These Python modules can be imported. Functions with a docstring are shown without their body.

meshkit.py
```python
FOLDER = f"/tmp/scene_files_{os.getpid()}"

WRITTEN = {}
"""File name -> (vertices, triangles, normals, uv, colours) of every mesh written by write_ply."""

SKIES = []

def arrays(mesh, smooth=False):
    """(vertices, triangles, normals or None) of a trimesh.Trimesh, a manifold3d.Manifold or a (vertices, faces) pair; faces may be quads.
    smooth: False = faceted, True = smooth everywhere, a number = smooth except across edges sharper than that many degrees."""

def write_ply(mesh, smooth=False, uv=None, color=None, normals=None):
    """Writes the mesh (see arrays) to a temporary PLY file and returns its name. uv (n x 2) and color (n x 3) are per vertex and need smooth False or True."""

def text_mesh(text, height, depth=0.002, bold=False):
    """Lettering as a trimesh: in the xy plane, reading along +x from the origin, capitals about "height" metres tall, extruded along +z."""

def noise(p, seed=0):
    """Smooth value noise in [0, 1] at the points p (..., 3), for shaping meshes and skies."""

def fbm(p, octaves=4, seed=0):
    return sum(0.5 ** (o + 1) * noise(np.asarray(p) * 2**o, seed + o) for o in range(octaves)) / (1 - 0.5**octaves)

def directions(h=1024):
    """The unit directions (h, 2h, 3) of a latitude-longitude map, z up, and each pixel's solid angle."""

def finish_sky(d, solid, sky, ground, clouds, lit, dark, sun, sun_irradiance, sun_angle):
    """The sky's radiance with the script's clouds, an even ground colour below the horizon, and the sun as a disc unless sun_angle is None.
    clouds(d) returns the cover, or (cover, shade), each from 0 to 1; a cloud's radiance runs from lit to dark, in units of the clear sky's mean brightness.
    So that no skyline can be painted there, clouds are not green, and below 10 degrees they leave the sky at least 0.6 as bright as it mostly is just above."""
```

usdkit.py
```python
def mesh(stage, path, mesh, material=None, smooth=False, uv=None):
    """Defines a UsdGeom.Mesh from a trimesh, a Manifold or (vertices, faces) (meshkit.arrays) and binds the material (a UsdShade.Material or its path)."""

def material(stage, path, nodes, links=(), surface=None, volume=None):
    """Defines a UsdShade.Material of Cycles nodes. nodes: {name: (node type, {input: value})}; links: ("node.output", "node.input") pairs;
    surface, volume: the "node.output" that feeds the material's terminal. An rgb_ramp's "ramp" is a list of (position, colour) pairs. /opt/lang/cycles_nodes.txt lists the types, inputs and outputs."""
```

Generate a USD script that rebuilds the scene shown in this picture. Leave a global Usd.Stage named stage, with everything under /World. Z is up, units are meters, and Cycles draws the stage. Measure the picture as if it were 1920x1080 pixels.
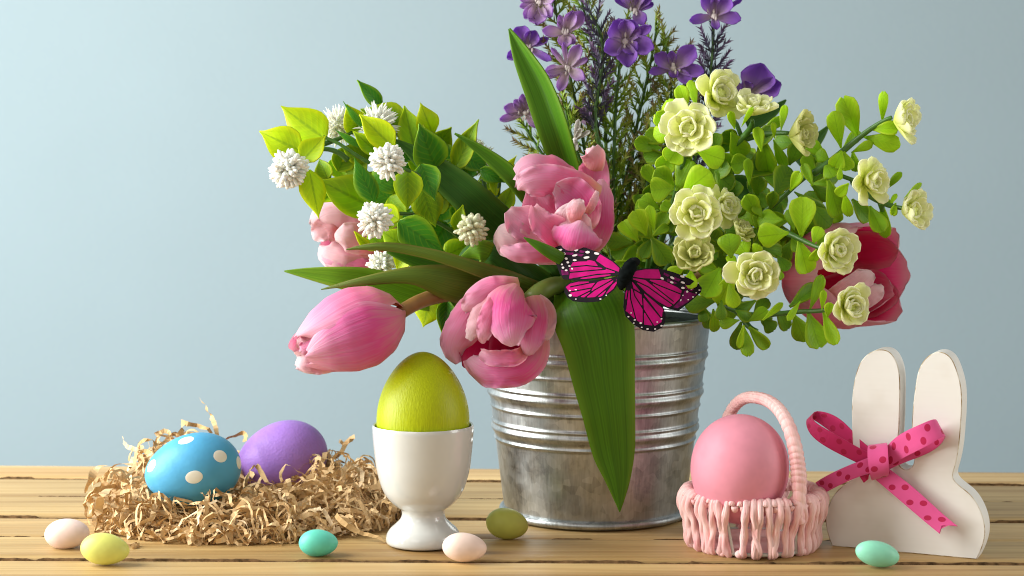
import math, random, numpy as np, trimesh, usdkit, meshkit
from pxr import Usd, UsdGeom, UsdLux, UsdShade, Gf, Sdf
from scipy.interpolate import PchipInterpolator
from shapely.geometry import Polygon, LineString, Point
from shapely.ops import unary_union

stage = Usd.Stage.CreateInMemory()
UsdGeom.SetStageUpAxis(stage, 'Z'); UsdGeom.SetStageMetersPerUnit(stage, 1.0)
UsdGeom.Xform.Define(stage, '/World'); UsdGeom.Scope.Define(stage, '/World/Looks')

# ------------------------------------------------------------------ camera
F, HOR, H = 3380.0, 278.0, 0.200            # focal length and horizon in photo pixels, camera height in metres
PITCH = math.atan((540 - HOR) / F)
CAM = np.array([0, 0, H])
cam = UsdGeom.Camera.Define(stage, '/World/camera')
cam.CreateHorizontalApertureAttr(36.0); cam.CreateVerticalApertureAttr(20.25)
cam.CreateFocalLengthAttr(36.0 * F / 1920)
cam.CreateFStopAttr(13.0); cam.CreateFocusDistanceAttr(0.905)
cam.CreateClippingRangeAttr(Gf.Vec2f(0.01, 100))
cam.AddTranslateOp().Set(Gf.Vec3d(*CAM.tolist())); cam.AddRotateXOp().Set(90 - math.degrees(PITCH))
cam.CreateExposureAttr(0.0)

# ------------------------------------------------------------------ lamps (a studio: window light from the left, a weak fill)
def rect(name, pos, aim, w, h, inten, col):
    l = UsdLux.RectLight.Define(stage, '/World/' + name)
    l.CreateWidthAttr(w); l.CreateHeightAttr(h); l.CreateIntensityAttr(inten); l.CreateColorAttr(Gf.Vec3f(*col))
    m = Gf.Matrix4d(); m.SetLookAt(Gf.Vec3d(*pos), Gf.Vec3d(*aim), Gf.Vec3d(0, 0, 1))
    l.AddTransformOp().Set(m.GetInverse())
rect('window_light', (-1.0, 0.84, 0.50), (0.0, 1.08, 0.20), 0.75, 1.15, 13.2, (0.985, 1.0, 0.965))
rect('fill_light', (-0.62, -0.35, 0.78), (0.05, 1.0, 0.08), 0.6, 0.6, 1.7, (1.0, 0.96, 0.89))
rect('reflector', (0.95, 0.72, 0.32), (0.1, 0.9, 0.08), 0.35, 0.5, 5.2, (0.98, 1.0, 0.97))
dome = UsdLux.DomeLight.Define(stage, '/World/room_light')
dome.CreateIntensityAttr(0.12); dome.CreateColorAttr(Gf.Vec3f(1.0, 0.93, 0.84))

# ------------------------------------------------------------------ helpers
def ray(px, py):
    x, z = (px - 960) / F, (540 - py) / F
    c, s = math.cos(PITCH), math.sin(PITCH)
    return np.array([x, c + z * s, -s + z * c])
def P(px, py, d):
    r = ray(px, py); return CAM + r * (d / r[1])
def G(px, py, z=0.0):
    r = ray(px, py); return CAM + r * ((z - H) / r[2])
def on_plane(px, py, o, n):
    r = ray(px, py); return CAM + r * (np.dot(o - CAM, n) / np.dot(r, n))
def proj(p):
    q = np.asarray(p, float) - CAM; c, s = math.cos(PITCH), math.sin(PITCH)
    dep = q[..., 1] * c - q[..., 2] * s; up = q[..., 1] * s + q[..., 2] * c
    return np.stack([960 + F * q[..., 0] / dep, 540 - F * up / dep], -1)
def S(d): return d / F
def nrm(v):
    v = np.asarray(v, float); return v / np.maximum(np.linalg.norm(v, axis=-1, keepdims=True), 1e-12)

used = {}
def nm(parent, name):
    k = used.get((parent, name), 0); used[(parent, name)] = k + 1
    return f'{parent}/{name}' if k == 0 else f'{parent}/{name}_{k:03d}'
LOC = {}
def keys(prim, label=None, cat=None, group=None, kind=None):
    for k, v in (('label', label), ('category', cat), ('group', group), ('kind', kind)):
        if v: prim.SetCustomDataByKey(k, v)
GROUPS = {'tulip': 'tulips in the bouquet', 'candy egg': 'candy eggs scattered on the table', 'egg': 'large painted eggs', 'flower spray': 'flower sprays in the metal bucket'}
def thing(name, label, cat, loc=(0, 0, 0), group=None):
    p = nm('/World', name); x = UsdGeom.Xform.Define(stage, p)
    loc = np.asarray(loc, float); x.AddTranslateOp().Set(Gf.Vec3d(*loc.tolist()))
    LOC[p] = loc; keys(x.GetPrim(), label, cat, group or GROUPS.get(cat)); return p
def part(parent, name, mesh, mat, smooth=True, uv=None, label=None, kind=None):
    p = nm(parent, name)
    root = '/'.join(p.split('/')[:3]); loc = LOC.get(root, np.zeros(3))
    if len(mesh) == 3 and uv is None: mesh, uv = mesh[:2], mesh[2]
    v, f = np.asarray(mesh[0], float), np.asarray(mesh[1], int)
    m = usdkit.mesh(stage, p, (v - loc, f), mat, smooth=smooth, uv=uv)
    keys(m.GetPrim(), label, None, None, kind); return p
def solo(name, mesh, mat, label, cat, loc=(0, 0, 0), smooth=True):
    p = nm('/World', name); v, f = np.asarray(mesh[0], float), np.asarray(mesh[1], int)
    m = usdkit.mesh(stage, p, (v - np.asarray(loc), f), mat, smooth=smooth)
    UsdGeom.Xformable(m).AddTranslateOp().Set(Gf.Vec3d(*map(float, loc)))
    keys(m.GetPrim(), label, cat, GROUPS.get(cat)); return p
def join(ms):
    V, Fs, U, o = [], [], [], 0
    for m in ms:
        V.append(m[0]); f = np.asarray(m[1])
        if f.shape[1] == 4: f = np.vstack([f[:, [0, 1, 2]], f[:, [0, 2, 3]]])
        Fs.append(f + o); o += len(m[0])
        if len(m) == 3: U.append(m[2])
    return (np.vstack(V), np.vstack(Fs), np.vstack(U)) if len(U) == len(ms) else (np.vstack(V), np.vstack(Fs))
def grid_faces(nv, nu, closed=False):
    i, j = np.meshgrid(np.arange(nv - 1), np.arange(nu if closed else nu - 1), indexing='ij')
    a = i * nu + j; b = i * nu + (j + 1) % nu
    q = np.stack([a, b, b + nu, a + nu], -1).reshape(-1, 4)
    return np.vstack([q[:, [0, 1, 2]], q[:, [0, 2, 3]]])
def solid(top, uv, thick, inside=False):
    """closed thin shell from a grid of points (nv, nu, 3); uv (nv, nu, 2); thickness goes against the grid normal"""
    nv, nu = top.shape[:2]
    du = np.gradient(top, axis=1); dv = np.gradient(top, axis=0)
    n = nrm(np.cross(du, dv))
    t = np.asarray(thick) * np.ones((nv, nu)); bot = top - n * t[..., None]
    V = np.vstack([top.reshape(-1, 3), bot.reshape(-1, 3)])
    f = grid_faces(nv, nu); N = nv * nu
    ring = list(range(nu)) + [k * nu + nu - 1 for k in range(1, nv)] + list(range(nv * nu - 2, (nv - 1) * nu - 1, -1)) + [k * nu for k in range(nv - 2, 0, -1)]
    ring = np.array(ring); nx = np.roll(ring, -1)
    side = np.vstack([np.stack([ring, ring + N, nx + N], 1), np.stack([ring, nx + N, nx], 1)])
    ub = uv.reshape(-1, 2).copy()
    if inside: ub = ub + [2, 0]
    return V, np.vstack([f, f[:, ::-1] + N, side]), np.vstack([uv.reshape(-1, 2), ub])
def spline(pts, n):
    pts = np.asarray(pts, float)
    s = np.r_[0, np.cumsum(np.maximum(np.linalg.norm(np.diff(pts[:, :3], axis=0), axis=1), 1e-9))]; s /= s[-1]
    t = np.linspace(0, 1, n)
    if len(pts) == 2: return pts[0] + (pts[1] - pts[0]) * t[:, None]
    return PchipInterpolator(s, pts, axis=0)(t)
def spline_s(pts, n):
    from scipy.interpolate import CubicSpline
    pts = np.asarray(pts, float); s = np.r_[0, np.cumsum(np.linalg.norm(np.diff(pts, axis=0), axis=1))]; s /= s[-1]
    return CubicSpline(s, pts, axis=0)(np.linspace(0, 1, n)) if len(pts) > 2 else pts[0] + (pts[1] - pts[0]) * np.linspace(0, 1, n)[:, None]
def tube(pts, r, seg=7, n=None, bump=None):
    pts = np.asarray(pts, float)
    if n: pts = spline_s(pts, n)
    k = len(pts); rr = np.interp(np.linspace(0, 1, k), np.linspace(0, 1, np.size(r)), np.atleast_1d(r))
    t = nrm(np.gradient(pts, axis=0)); a = np.array([0, 0, 1.0]) if abs(t[0][2]) < .9 else np.array([1.0, 0, 0])
    e = nrm(np.cross(t[0], a)); V = []
    th = np.linspace(0, 2 * np.pi, seg, endpoint=False)
    for i in range(k):
        e = nrm(e - t[i] * np.dot(e, t[i])); b = np.cross(t[i], e)
        rad = rr[i] * (np.ones(seg) if bump is None else bump(i / (k - 1), th))
        V.append(pts[i] + (np.cos(th)[:, None] * e + np.sin(th)[:, None] * b) * rad[:, None])
    V = np.vstack(V + [pts[:1], pts[-1:]]); f = grid_faces(k, seg, True); j = np.arange(seg); a0, a1 = k * seg, k * seg + 1
    caps = np.vstack([np.stack([np.full(seg, a0), (j + 1) % seg, j], 1), np.stack([np.full(seg, a1), (k - 1) * seg + j, (k - 1) * seg + (j + 1) % seg], 1)])
    vv = np.r_[np.repeat(np.linspace(0, 1, k), seg), 0, 1]; uu = np.r_[np.tile(th / (2 * np.pi), k), 0, 0]
    f = np.vstack([f, caps]); return V, f, np.stack([uu, vv], 1)
def lathe(prof, seg=96, c=(0, 0, 0)):
    prof = np.asarray(prof, float); th = np.linspace(0, 2 * np.pi, seg, endpoint=False)
    V = np.stack([prof[:, None, 0] * np.cos(th), prof[:, None, 0] * np.sin(th), np.repeat(prof[:, 1:2], seg, 1)], -1).reshape(-1, 3)
    return V + np.asarray(c), grid_faces(len(prof), seg, True)
def ell(c, r, sub=2, rot=None):
    m = trimesh.creation.icosphere(subdivisions=sub); v = m.vertices * np.asarray(r)
    if rot is not None: v = v @ np.asarray(rot).T
    return v + np.asarray(c), m.faces
def rotm(axis, deg):
    a = nrm(axis); t = math.radians(deg); K = np.array([[0, -a[2], a[1]], [a[2], 0, -a[0]], [-a[1], a[0], 0]])
    return np.eye(3) + math.sin(t) * K + (1 - math.cos(t)) * K @ K
def blade(pts, wid, hint=None, roll=0., cup=0., fold=0., nv=12, nu=7, thick=.0005, notch=0., ruff=0., seed=0, inside=False, wave=0.):
    """a leaf or petal: spine points (n,3), widths (n) in metres, hint = the way its face looks (default: to the camera)"""
    q = spline(np.c_[np.asarray(pts, float), np.asarray(wid, float)], nv); c, w = q[:, :3], q[:, 3]
    t = nrm(np.gradient(c, axis=0)); L = np.linalg.norm(np.diff(c, axis=0), axis=1).sum()
    hv = nrm(CAM - c) if hint is None else np.tile(nrm(hint), (nv, 1))
    n = nrm(hv - t * (hv * t).sum(1, keepdims=True))
    rl = np.radians(np.interp(np.linspace(0, 1, nv), np.linspace(0, 1, np.size(roll)), np.atleast_1d(roll)))[:, None]
    s = np.cross(t, n); n2 = n * np.cos(rl) + s * np.sin(rl); s = np.cross(n2, t); n = n2   # s x t = n
    u = np.linspace(-1, 1, nu); v = np.linspace(0, 1, nv)
    off = (fold * np.abs(u) + cup * u ** 2)
    top = c[:, None] + s[:, None] * (u[None, :, None] * w[:, None, None] / 2) + n[:, None] * (off[None, :, None] * w[:, None, None] / 2)
    if notch:
        top = top - t[:, None] * (notch * L * np.exp(-(u / .35) ** 2)[None, :, None] * (np.clip((v - .75) / .25, 0, 1) ** 2)[:, None, None])
    if ruff or wave:
        ruff = ruff * 1.5
        ns = meshkit.fbm(top * (1 / max(w.max(), 1e-4)) * 2.4 + seed * 7.3, 3, seed) - .5; ns = ns * 1.5
        if nv > 20: ns = ns + (meshkit.noise(top * (9 / max(w.max(), 1e-4)) + seed, seed) - .5) * .45 * np.abs(u)[None] ** 4
        top = top + n[:, None] * (ns * (ruff * (np.abs(u)[None] ** 2) * (.3 + .7 * v[:, None]) + wave))[..., None] * w.max()
    uv = np.stack([np.tile((u + 1) / 2 * .998 + .001, (nv, 1)), np.tile(v[:, None], (1, nu))], -1)
    return solid(top[:, ::-1], uv[:, ::-1], thick, inside)
SH = {'ovate': ([0, .08, .22, .40, .60, .78, .91, 1], [.10, .46, .90, 1, .78, .40, .12, .01]),
      'obov': ([0, .12, .3, .5, .7, .86, .95, 1], [.10, .22, .52, .82, 1, .90, .62, .20]),
      'lance': ([0, .1, .3, .55, .8, .93, 1], [.35, .6, .95, 1, .6, .25, .02])}
RND = random.Random(7)
def leaf(bx, by, tx, ty, w, d, dt=None, kind='ovate', bend=None, roll=None, cup=.25, fold=0., nv=11, nu=7, notch=0., thick=.0006, seed=0):
    R = random.Random(int(bx * 31 + by * 17 + tx * 7 + ty) + seed)
    if dt is None: dt = R.uniform(-.010, .010)
    if roll is None: roll = R.uniform(-28, 28)
    if bend is None: bend = R.uniform(.02, .16)
    a, b = P(bx, by, d), P(tx, ty, d + dt); L = np.linalg.norm(b - a)
    n = nrm(CAM - (a + b) / 2)
    v = np.array(SH[kind][0]); prof = np.array(SH[kind][1])
    pts = a + (b - a) * v[:, None] + n * (np.sin(np.pi * v) * bend * L)[:, None]
    ww = w * S(d) / max(.55, math.cos(math.radians(roll)))
    return blade(pts, prof * ww, roll=roll, cup=cup, fold=fold, nv=nv, nu=nu, notch=notch, thick=thick)
def strap(spec, d, **kw):
    """a long leaf: (px, py, width in px, depth offset in metres)"""
    pts = [P(a[0], a[1], d + (a[3] if len(a) > 3 else 0)) for a in spec]
    return blade(pts, [a[2] * S(d) for a in spec], **{**dict(nv=26, nu=9, thick=.0009), **kw})

# ------------------------------------------------------------------ materials
def M(name, nodes, links, surface='p.BSDF'):
    return usdkit.material(stage, '/World/Looks/' + name, nodes, links, surface)
def plain(name, col, rough=.5, noise=.06, scale=300, bump=.0, bscale=900, metallic=0, spec=.5, stretch=(1, 1, 1), coat=0, sss=0):
    c = np.array(col); n = {'tc': ('texture_coordinate', {}), 'mp': ('mapping', {'scale': stretch}), 'n': ('noise_texture', {'scale': scale, 'detail': 4}),
         'r': ('rgb_ramp', {'ramp': [(.3, tuple(c * (1 - noise))), (.7, tuple(np.minimum(c * (1 + noise), 1)))]}),
         'p': ('principled_bsdf', {'roughness': rough, 'metallic': metallic, 'specular_ior_level': spec, 'coat_weight': coat, 'coat_roughness': .12})}
    l = [('tc.object', 'mp.vector'), ('mp.vector', 'n.vector'), ('n.fac', 'r.fac'), ('r.color', 'p.base_color')]
    if sss: n['p'][1].update({'subsurface_weight': sss, 'subsurface_scale': .004, 'subsurface_radius': (1, .5, .3)})
    if bump:
        n['n2'] = ('noise_texture', {'scale': bscale, 'detail': 3}); n['b'] = ('bump', {'strength': 1.0, 'distance': bump})
        l += [('mp.vector', 'n2.vector'), ('n2.fac', 'b.height'), ('b.normal', 'p.normal')]
    return M(name, n, l)
def foliage(name, body, edge, rib, rough=.36, trans=.36, ribw=.07, tip=0., vein=False):
    n = {'tc': ('texture_coordinate', {}), 'sx': ('separate_xyz', {}), 'a': ('math', {'math_type': 'subtract', 'value2': .5}), 'b': ('math', {'math_type': 'absolute'}),
         'e': ('map_range', {'range_type': 'smoothstep', 'from_min': .30, 'from_max': .5, 'to_min': 0., 'to_max': .85, 'clamp': True}),
         'nz': ('noise_texture', {'scale': 70, 'detail': 3}), 'nm': ('map_range', {'from_min': .3, 'from_max': .7, 'to_min': 0., 'to_max': 1., 'clamp': True}),
         'var': ('mix', {'color1': tuple(np.array(body) * .74), 'color2': tuple(np.array(body) * 1.22)}),
         'me': ('mix', {'color2': edge}),
         'rb': ('map_range', {'range_type': 'smoothstep', 'from_min': 0., 'from_max': ribw, 'to_min': .7, 'to_max': 0., 'clamp': True}), 'mr': ('mix', {'color2': rib}),
         'tp': ('map_range', {'range_type': 'smoothstep', 'from_min': .3, 'from_max': 1., 'to_min': 0., 'to_max': tip, 'clamp': True}), 'mt': ('mix', {'color2': edge}),
         'st': ('mapping', {'scale': (34, 1.6, 1)}), 'sn': ('noise_texture', {'scale': 1.0, 'detail': 2}), 'bp': ('bump', {'strength': .5, 'distance': .0004}),
         'p': ('principled_bsdf', {'roughness': rough, 'specular_ior_level': .3}), 't': ('translucent_bsdf', {}), 'mx': ('mix_closure', {'fac': trans})}
    l = [('tc.UV', 'sx.vector'), ('sx.x', 'a.value1'), ('a.value', 'b.value1'), ('b.value', 'e.value'), ('tc.object', 'nz.vector'), ('sn.fac' if vein else 'nz.fac', 'nm.value'), ('nm.result', 'var.fac'),
         ('var.color', 'mt.color1'), ('sx.y', 'tp.value'), ('tp.result', 'mt.fac'), ('mt.color', 'me.color1'), ('e.result', 'me.fac'),
         ('b.value', 'rb.value'), ('rb.result', 'mr.fac'), ('me.color', 'mr.color1'), ('mr.color', 'p.base_color'), ('mr.color', 't.color'),
         ('tc.UV', 'st.vector'), ('st.vector', 'sn.vector'), ('sn.fac', 'bp.height'), ('bp.normal', 'p.normal'), ('p.BSDF', 'mx.closure1'), ('t.BSDF', 'mx.closure2')]
    if not vein:
        n.update({'w1': ('math', {'math_type': 'multiply', 'value2': 46.}), 'w2': ('math', {'math_type': 'multiply_add', 'value2': -30.}), 'w3': ('math', {'math_type': 'sine'}), 'w4': ('math', {'math_type': 'multiply_add', 'value2': .10}), 'b2': ('bump', {'strength': .6, 'distance': .0010}),
                  'vr': ('map_range', {'from_min': .6, 'from_max': 1., 'to_min': 0., 'to_max': .22, 'clamp': True}), 'vc': ('mix', {'color2': tuple(np.array(edge) * 1.1)})})
        l = [q for q in l if q not in (('sn.fac', 'bp.height'), ('mr.color', 'p.base_color'), ('mr.color', 't.color'))] + [('sx.y', 'w1.value1'), ('b.value', 'w2.value1'), ('w1.value', 'w2.value3'), ('w2.value', 'w3.value1'), ('w3.value', 'w4.value1'), ('sn.fac', 'w4.value3'), ('w4.value', 'bp.height'),
             ('w3.value', 'vr.value'), ('vr.result', 'vc.fac'), ('mr.color', 'vc.color1'), ('vc.color', 'p.base_color'), ('vc.color', 't.color')]
        n.pop('b2')
    return M(name, n, l, 'mx.closure')
def petal_mat(name, stops_out, stops_in, edge, trans=.5, rough=.62, streak=.6):
    n = {'tc': ('texture_coordinate', {}), 'sx': ('separate_xyz', {}), 'ins': ('math', {'math_type': 'greater_than', 'value2': 1.5}),
         'fr': ('math', {'math_type': 'fraction'}), 'a': ('math', {'math_type': 'subtract', 'value2': .5}), 'b': ('math', {'math_type': 'absolute'}),
         'e': ('map_range', {'range_type': 'smoothstep', 'from_min': .38, 'from_max': .5, 'to_min': 0., 'to_max': .6, 'clamp': True}),
         'ev': ('map_range', {'range_type': 'smoothstep', 'from_min': .84, 'from_max': 1., 'to_min': 0., 'to_max': .6, 'clamp': True}), 'em': ('math', {'math_type': 'maximum'}),
         'st': ('mapping', {'scale': (26, 1.3, 1)}), 'sn': ('noise_texture', {'scale': 1.0, 'detail': 4, 'roughness': .6}),
         'so': ('math', {'math_type': 'multiply_add', 'value2': streak, 'value3': -streak / 2}), 'vv': ('math', {'math_type': 'add'}),
         'ro': ('rgb_ramp', {'ramp': stops_out}), 'ri': ('rgb_ramp', {'ramp': stops_in}), 'io': ('mix', {}), 'me': ('mix', {'color2': edge}),
         'bp': ('bump', {'strength': .8, 'distance': .0007}), 'p': ('principled_bsdf', {'roughness': rough, 'specular_ior_level': .22, 'sheen_weight': .2}), 't': ('translucent_bsdf', {}), 'mx': ('mix_closure', {'fac': trans})}
    l = [('tc.UV', 'sx.vector'), ('sx.x', 'ins.value1'), ('sx.x', 'fr.value1'), ('fr.value', 'a.value1'), ('a.value', 'b.value1'), ('b.value', 'e.value'), ('sx.y', 'ev.value'), ('e.result', 'em.value1'), ('ev.result', 'em.value2'),
         ('tc.UV', 'st.vector'), ('st.vector', 'sn.vector'), ('sn.fac', 'so.value1'), ('so.value', 'vv.value1'), ('sx.y', 'vv.value2'), ('vv.value', 'ro.fac'), ('vv.value', 'ri.fac'),
         ('ins.value', 'io.fac'), ('ro.color', 'io.color1'), ('ri.color', 'io.color2'), ('io.color', 'me.color1'), ('em.value', 'me.fac'), ('me.color', 'p.base_color'), ('me.color', 't.color'),
         ('sn.fac', 'bp.height'), ('bp.normal', 'p.normal'), ('p.BSDF', 'mx.closure1'), ('t.BSDF', 'mx.closure2')]
    return M(name, n, l, 'mx.closure')

def wood(name, seed, light, dark, grain):
    rs = random.Random(seed)
    n = {'g': ('geometry', {}), 'mp': ('mapping', {'location': (rs.uniform(-9, 9), rs.uniform(-9, 9), 0), 'scale': (1.3, 26, 26)}),
         'n1': ('noise_texture', {'scale': 1.0, 'detail': 6, 'roughness': .62, 'distortion': .7}),
         'mp2': ('mapping', {'location': (rs.uniform(-9, 9), 0, 0), 'scale': (7, 420, 420)}), 'n2': ('noise_texture', {'scale': 1.0, 'detail': 4, 'roughness': .6}),
         'mp3': ('mapping', {'location': (rs.uniform(-9, 9), rs.uniform(-3, 3), 0), 'scale': (.9, 9, 9)}), 'wv': ('wave_texture', {'wave_type': 'bands', 'bands_direction': 'y', 'scale': 2.6, 'distortion': 9, 'detail': 2.5, 'detail_scale': 1.2}),
         'r1': ('rgb_ramp', {'ramp': [(.32, dark), (.5, tuple((np.array(light) * .6 + np.array(dark) * .4))), (.66, light)]}),
         'r2': ('rgb_ramp', {'ramp': [(.30, (.62, .52, .42)), (.55, (1, 1, 1))]}), 'r3': ('rgb_ramp', {'ramp': [(0, (.80, .72, .62)), (.35, (1, 1, 1)), (1, (1, 1, 1))]}),
         'm1': ('mix', {'mix_type': 'multiply', 'fac': grain}), 'm2': ('mix', {'mix_type': 'multiply', 'fac': .55}),
         'mpk': ('mapping', {'location': (rs.uniform(-9, 9), rs.uniform(-9, 9), 0), 'scale': (3.0, 11, 11)}), 'vk': ('voronoi_texture', {'scale': 1.0, 'randomness': 1.0}),
         'rk': ('rgb_ramp', {'ramp': [(0, (.10, .055, .03)), (.05, (.16, .09, .05)), (.085, (.75, .65, .5)), (.14, (1, 1, 1))]}), 'mk': ('mix', {'mix_type': 'multiply', 'fac': .8}),
         'b': ('bump', {'strength': .6, 'distance': .0006}), 'p': ('principled_bsdf', {'roughness': .5, 'specular_ior_level': .4})}
    l = [('g.position', 'mp.vector'), ('g.position', 'mp2.vector'), ('g.position', 'mp3.vector'), ('g.position', 'mpk.vector'), ('mp.vector', 'n1.vector'), ('mp2.vector', 'n2.vector'), ('mp3.vector', 'wv.vector'), ('mpk.vector', 'vk.vector'),
         ('n1.fac', 'r1.fac'), ('n2.fac', 'r2.fac'), ('wv.fac', 'r3.fac'), ('r1.color', 'm1.color1'), ('r2.color', 'm1.color2'), ('m1.color', 'm2.color1'), ('r3.color', 'm2.color2'),
         ('vk.distance', 'rk.fac'), ('m2.color', 'mk.color1'), ('rk.color', 'mk.color2'), ('mk.color', 'p.base_color'), ('n2.fac', 'b.height'), ('b.normal', 'p.normal')]
    return M(name, n, l)

m_wall = plain('backdrop_paper', (.335, .428, .474), rough=.9, noise=.014, scale=6, bump=.00025, bscale=160, spec=.2)
m_china = plain('white_china', (.60, .61, .59), rough=.16, noise=.01, coat=.5)
PINKO = [(0, (.86, .60, .38)), (.10, (.90, .42, .42)), (.35, (.93, .25, .50)), (.65, (.94, .38, .64)), (1, (.97, .68, .82))]
m_tulip_rose = petal_mat('tulip_rose', PINKO, [(0, (.80, .45, .14)), (.15, (.80, .10, .20)), (.6, (.82, .14, .32)), (1, (.88, .36, .52))], (.93, .60, .68))
m_tulip_mag = petal_mat('tulip_magenta', [(0, (.88, .46, .46)), (.12, (.86, .36, .46)), (.4, (.93, .14, .46)), (.7, (.94, .30, .64)), (1, (.97, .66, .82))], [(0, (.85, .55, .05)), (.15, (.65, .03, .10)), (.6, (.66, .03, .18)), (1, (.75, .18, .36))], (.92, .58, .70))
m_tulip_pale = petal_mat('tulip_pale', [(0, (.82, .40, .38)), (.3, (.91, .46, .54)), (.6, (.94, .60, .69)), (1, (.96, .78, .83))], [(0, (.8, .4, .2)), (.5, (.82, .30, .40)), (1, (.9, .6, .66))], (.95, .78, .80))
m_tulip_red = petal_mat('tulip_crimson', [(0, (.66, .16, .10)), (.15, (.72, .08, .12)), (.5, (.88, .21, .38)), (.8, (.93, .42, .60)), (1, (.96, .64, .75))], [(0, (.66, .10, .05)), (.2, (.82, .02, .14)), (.7, (.88, .05, .28)), (1, (.92, .32, .48))], (.86, .50, .56), streak=.35)
m_tulip_rose2 = petal_mat('tulip_two_tone', [(0, (.50, .06, .05)), (.3, (.64, .08, .14)), (.6, (.80, .28, .36)), (.85, (.88, .50, .55)), (1, (.92, .66, .68))], [(0, (.6, .05, .1)), (1, (.8, .2, .36))], (.92, .62, .66), streak=.3)
m_inner = petal_mat('tulip_inner', [(0, (.70, .20, .06)), (.2, (.62, .02, .10)), (.7, (.70, .03, .18)), (1, (.80, .12, .32))], [(0, (.6, .1, .1)), (1, (.8, .2, .4))], (.84, .28, .44), streak=.3)
m_strap = foliage('tulip_leaf_green', (.085, .24, .010), (.17, .35, .02), (.06, .18, .012), rough=.42, trans=.32, ribw=.03, vein=True)
m_strap_dark = foliage('tulip_leaf_deep', (.05, .16, .022), (.11, .24, .03), (.04, .12, .02), rough=.42, trans=.25, ribw=.03, vein=True)
m_strap_light = foliage('tulip_leaf_bright', (.21, .44, .02), (.34, .54, .05), (.15, .36, .02), rough=.42, trans=.38, ribw=.02, vein=True)
m_strap_olive = foliage('tulip_leaf_olive', (.12, .20, .02), (.20, .19, .03), (.08, .16, .02), rough=.42, trans=.15, ribw=.02, vein=True)
m_stem = plain('tulip_stem', (.14, .20, .035), rough=.45, noise=.2, scale=120)
m_stem_brown = plain('tulip_stem_reddish', (.27, .14, .04), rough=.45, noise=.25, scale=90)
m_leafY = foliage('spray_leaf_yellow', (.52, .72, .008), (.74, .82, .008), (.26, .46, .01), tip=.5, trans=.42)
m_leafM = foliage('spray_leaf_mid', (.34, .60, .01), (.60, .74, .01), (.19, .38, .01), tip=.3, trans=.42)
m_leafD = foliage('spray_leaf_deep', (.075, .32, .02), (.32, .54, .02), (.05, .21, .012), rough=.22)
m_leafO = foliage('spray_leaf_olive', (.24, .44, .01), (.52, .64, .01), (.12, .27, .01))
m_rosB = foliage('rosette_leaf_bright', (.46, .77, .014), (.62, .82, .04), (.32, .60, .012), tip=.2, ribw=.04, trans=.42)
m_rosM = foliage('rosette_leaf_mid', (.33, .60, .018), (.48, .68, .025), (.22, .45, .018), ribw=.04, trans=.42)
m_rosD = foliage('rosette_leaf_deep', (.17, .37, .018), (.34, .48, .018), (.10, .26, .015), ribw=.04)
m_wstem = plain('spray_stem', (.06, .16, .02), rough=.4, noise=.2)
m_pom = plain('pompom_white', (.90, .90, .80), rough=.5, noise=.03, sss=.25)
m_pomB = plain('pompom_cream', (.66, .66, .42), rough=.5, noise=.05, sss=.2)
m_pomG = plain('pompom_feathery', (.66, .70, .50), rough=.5, noise=.05, sss=.2)
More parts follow.
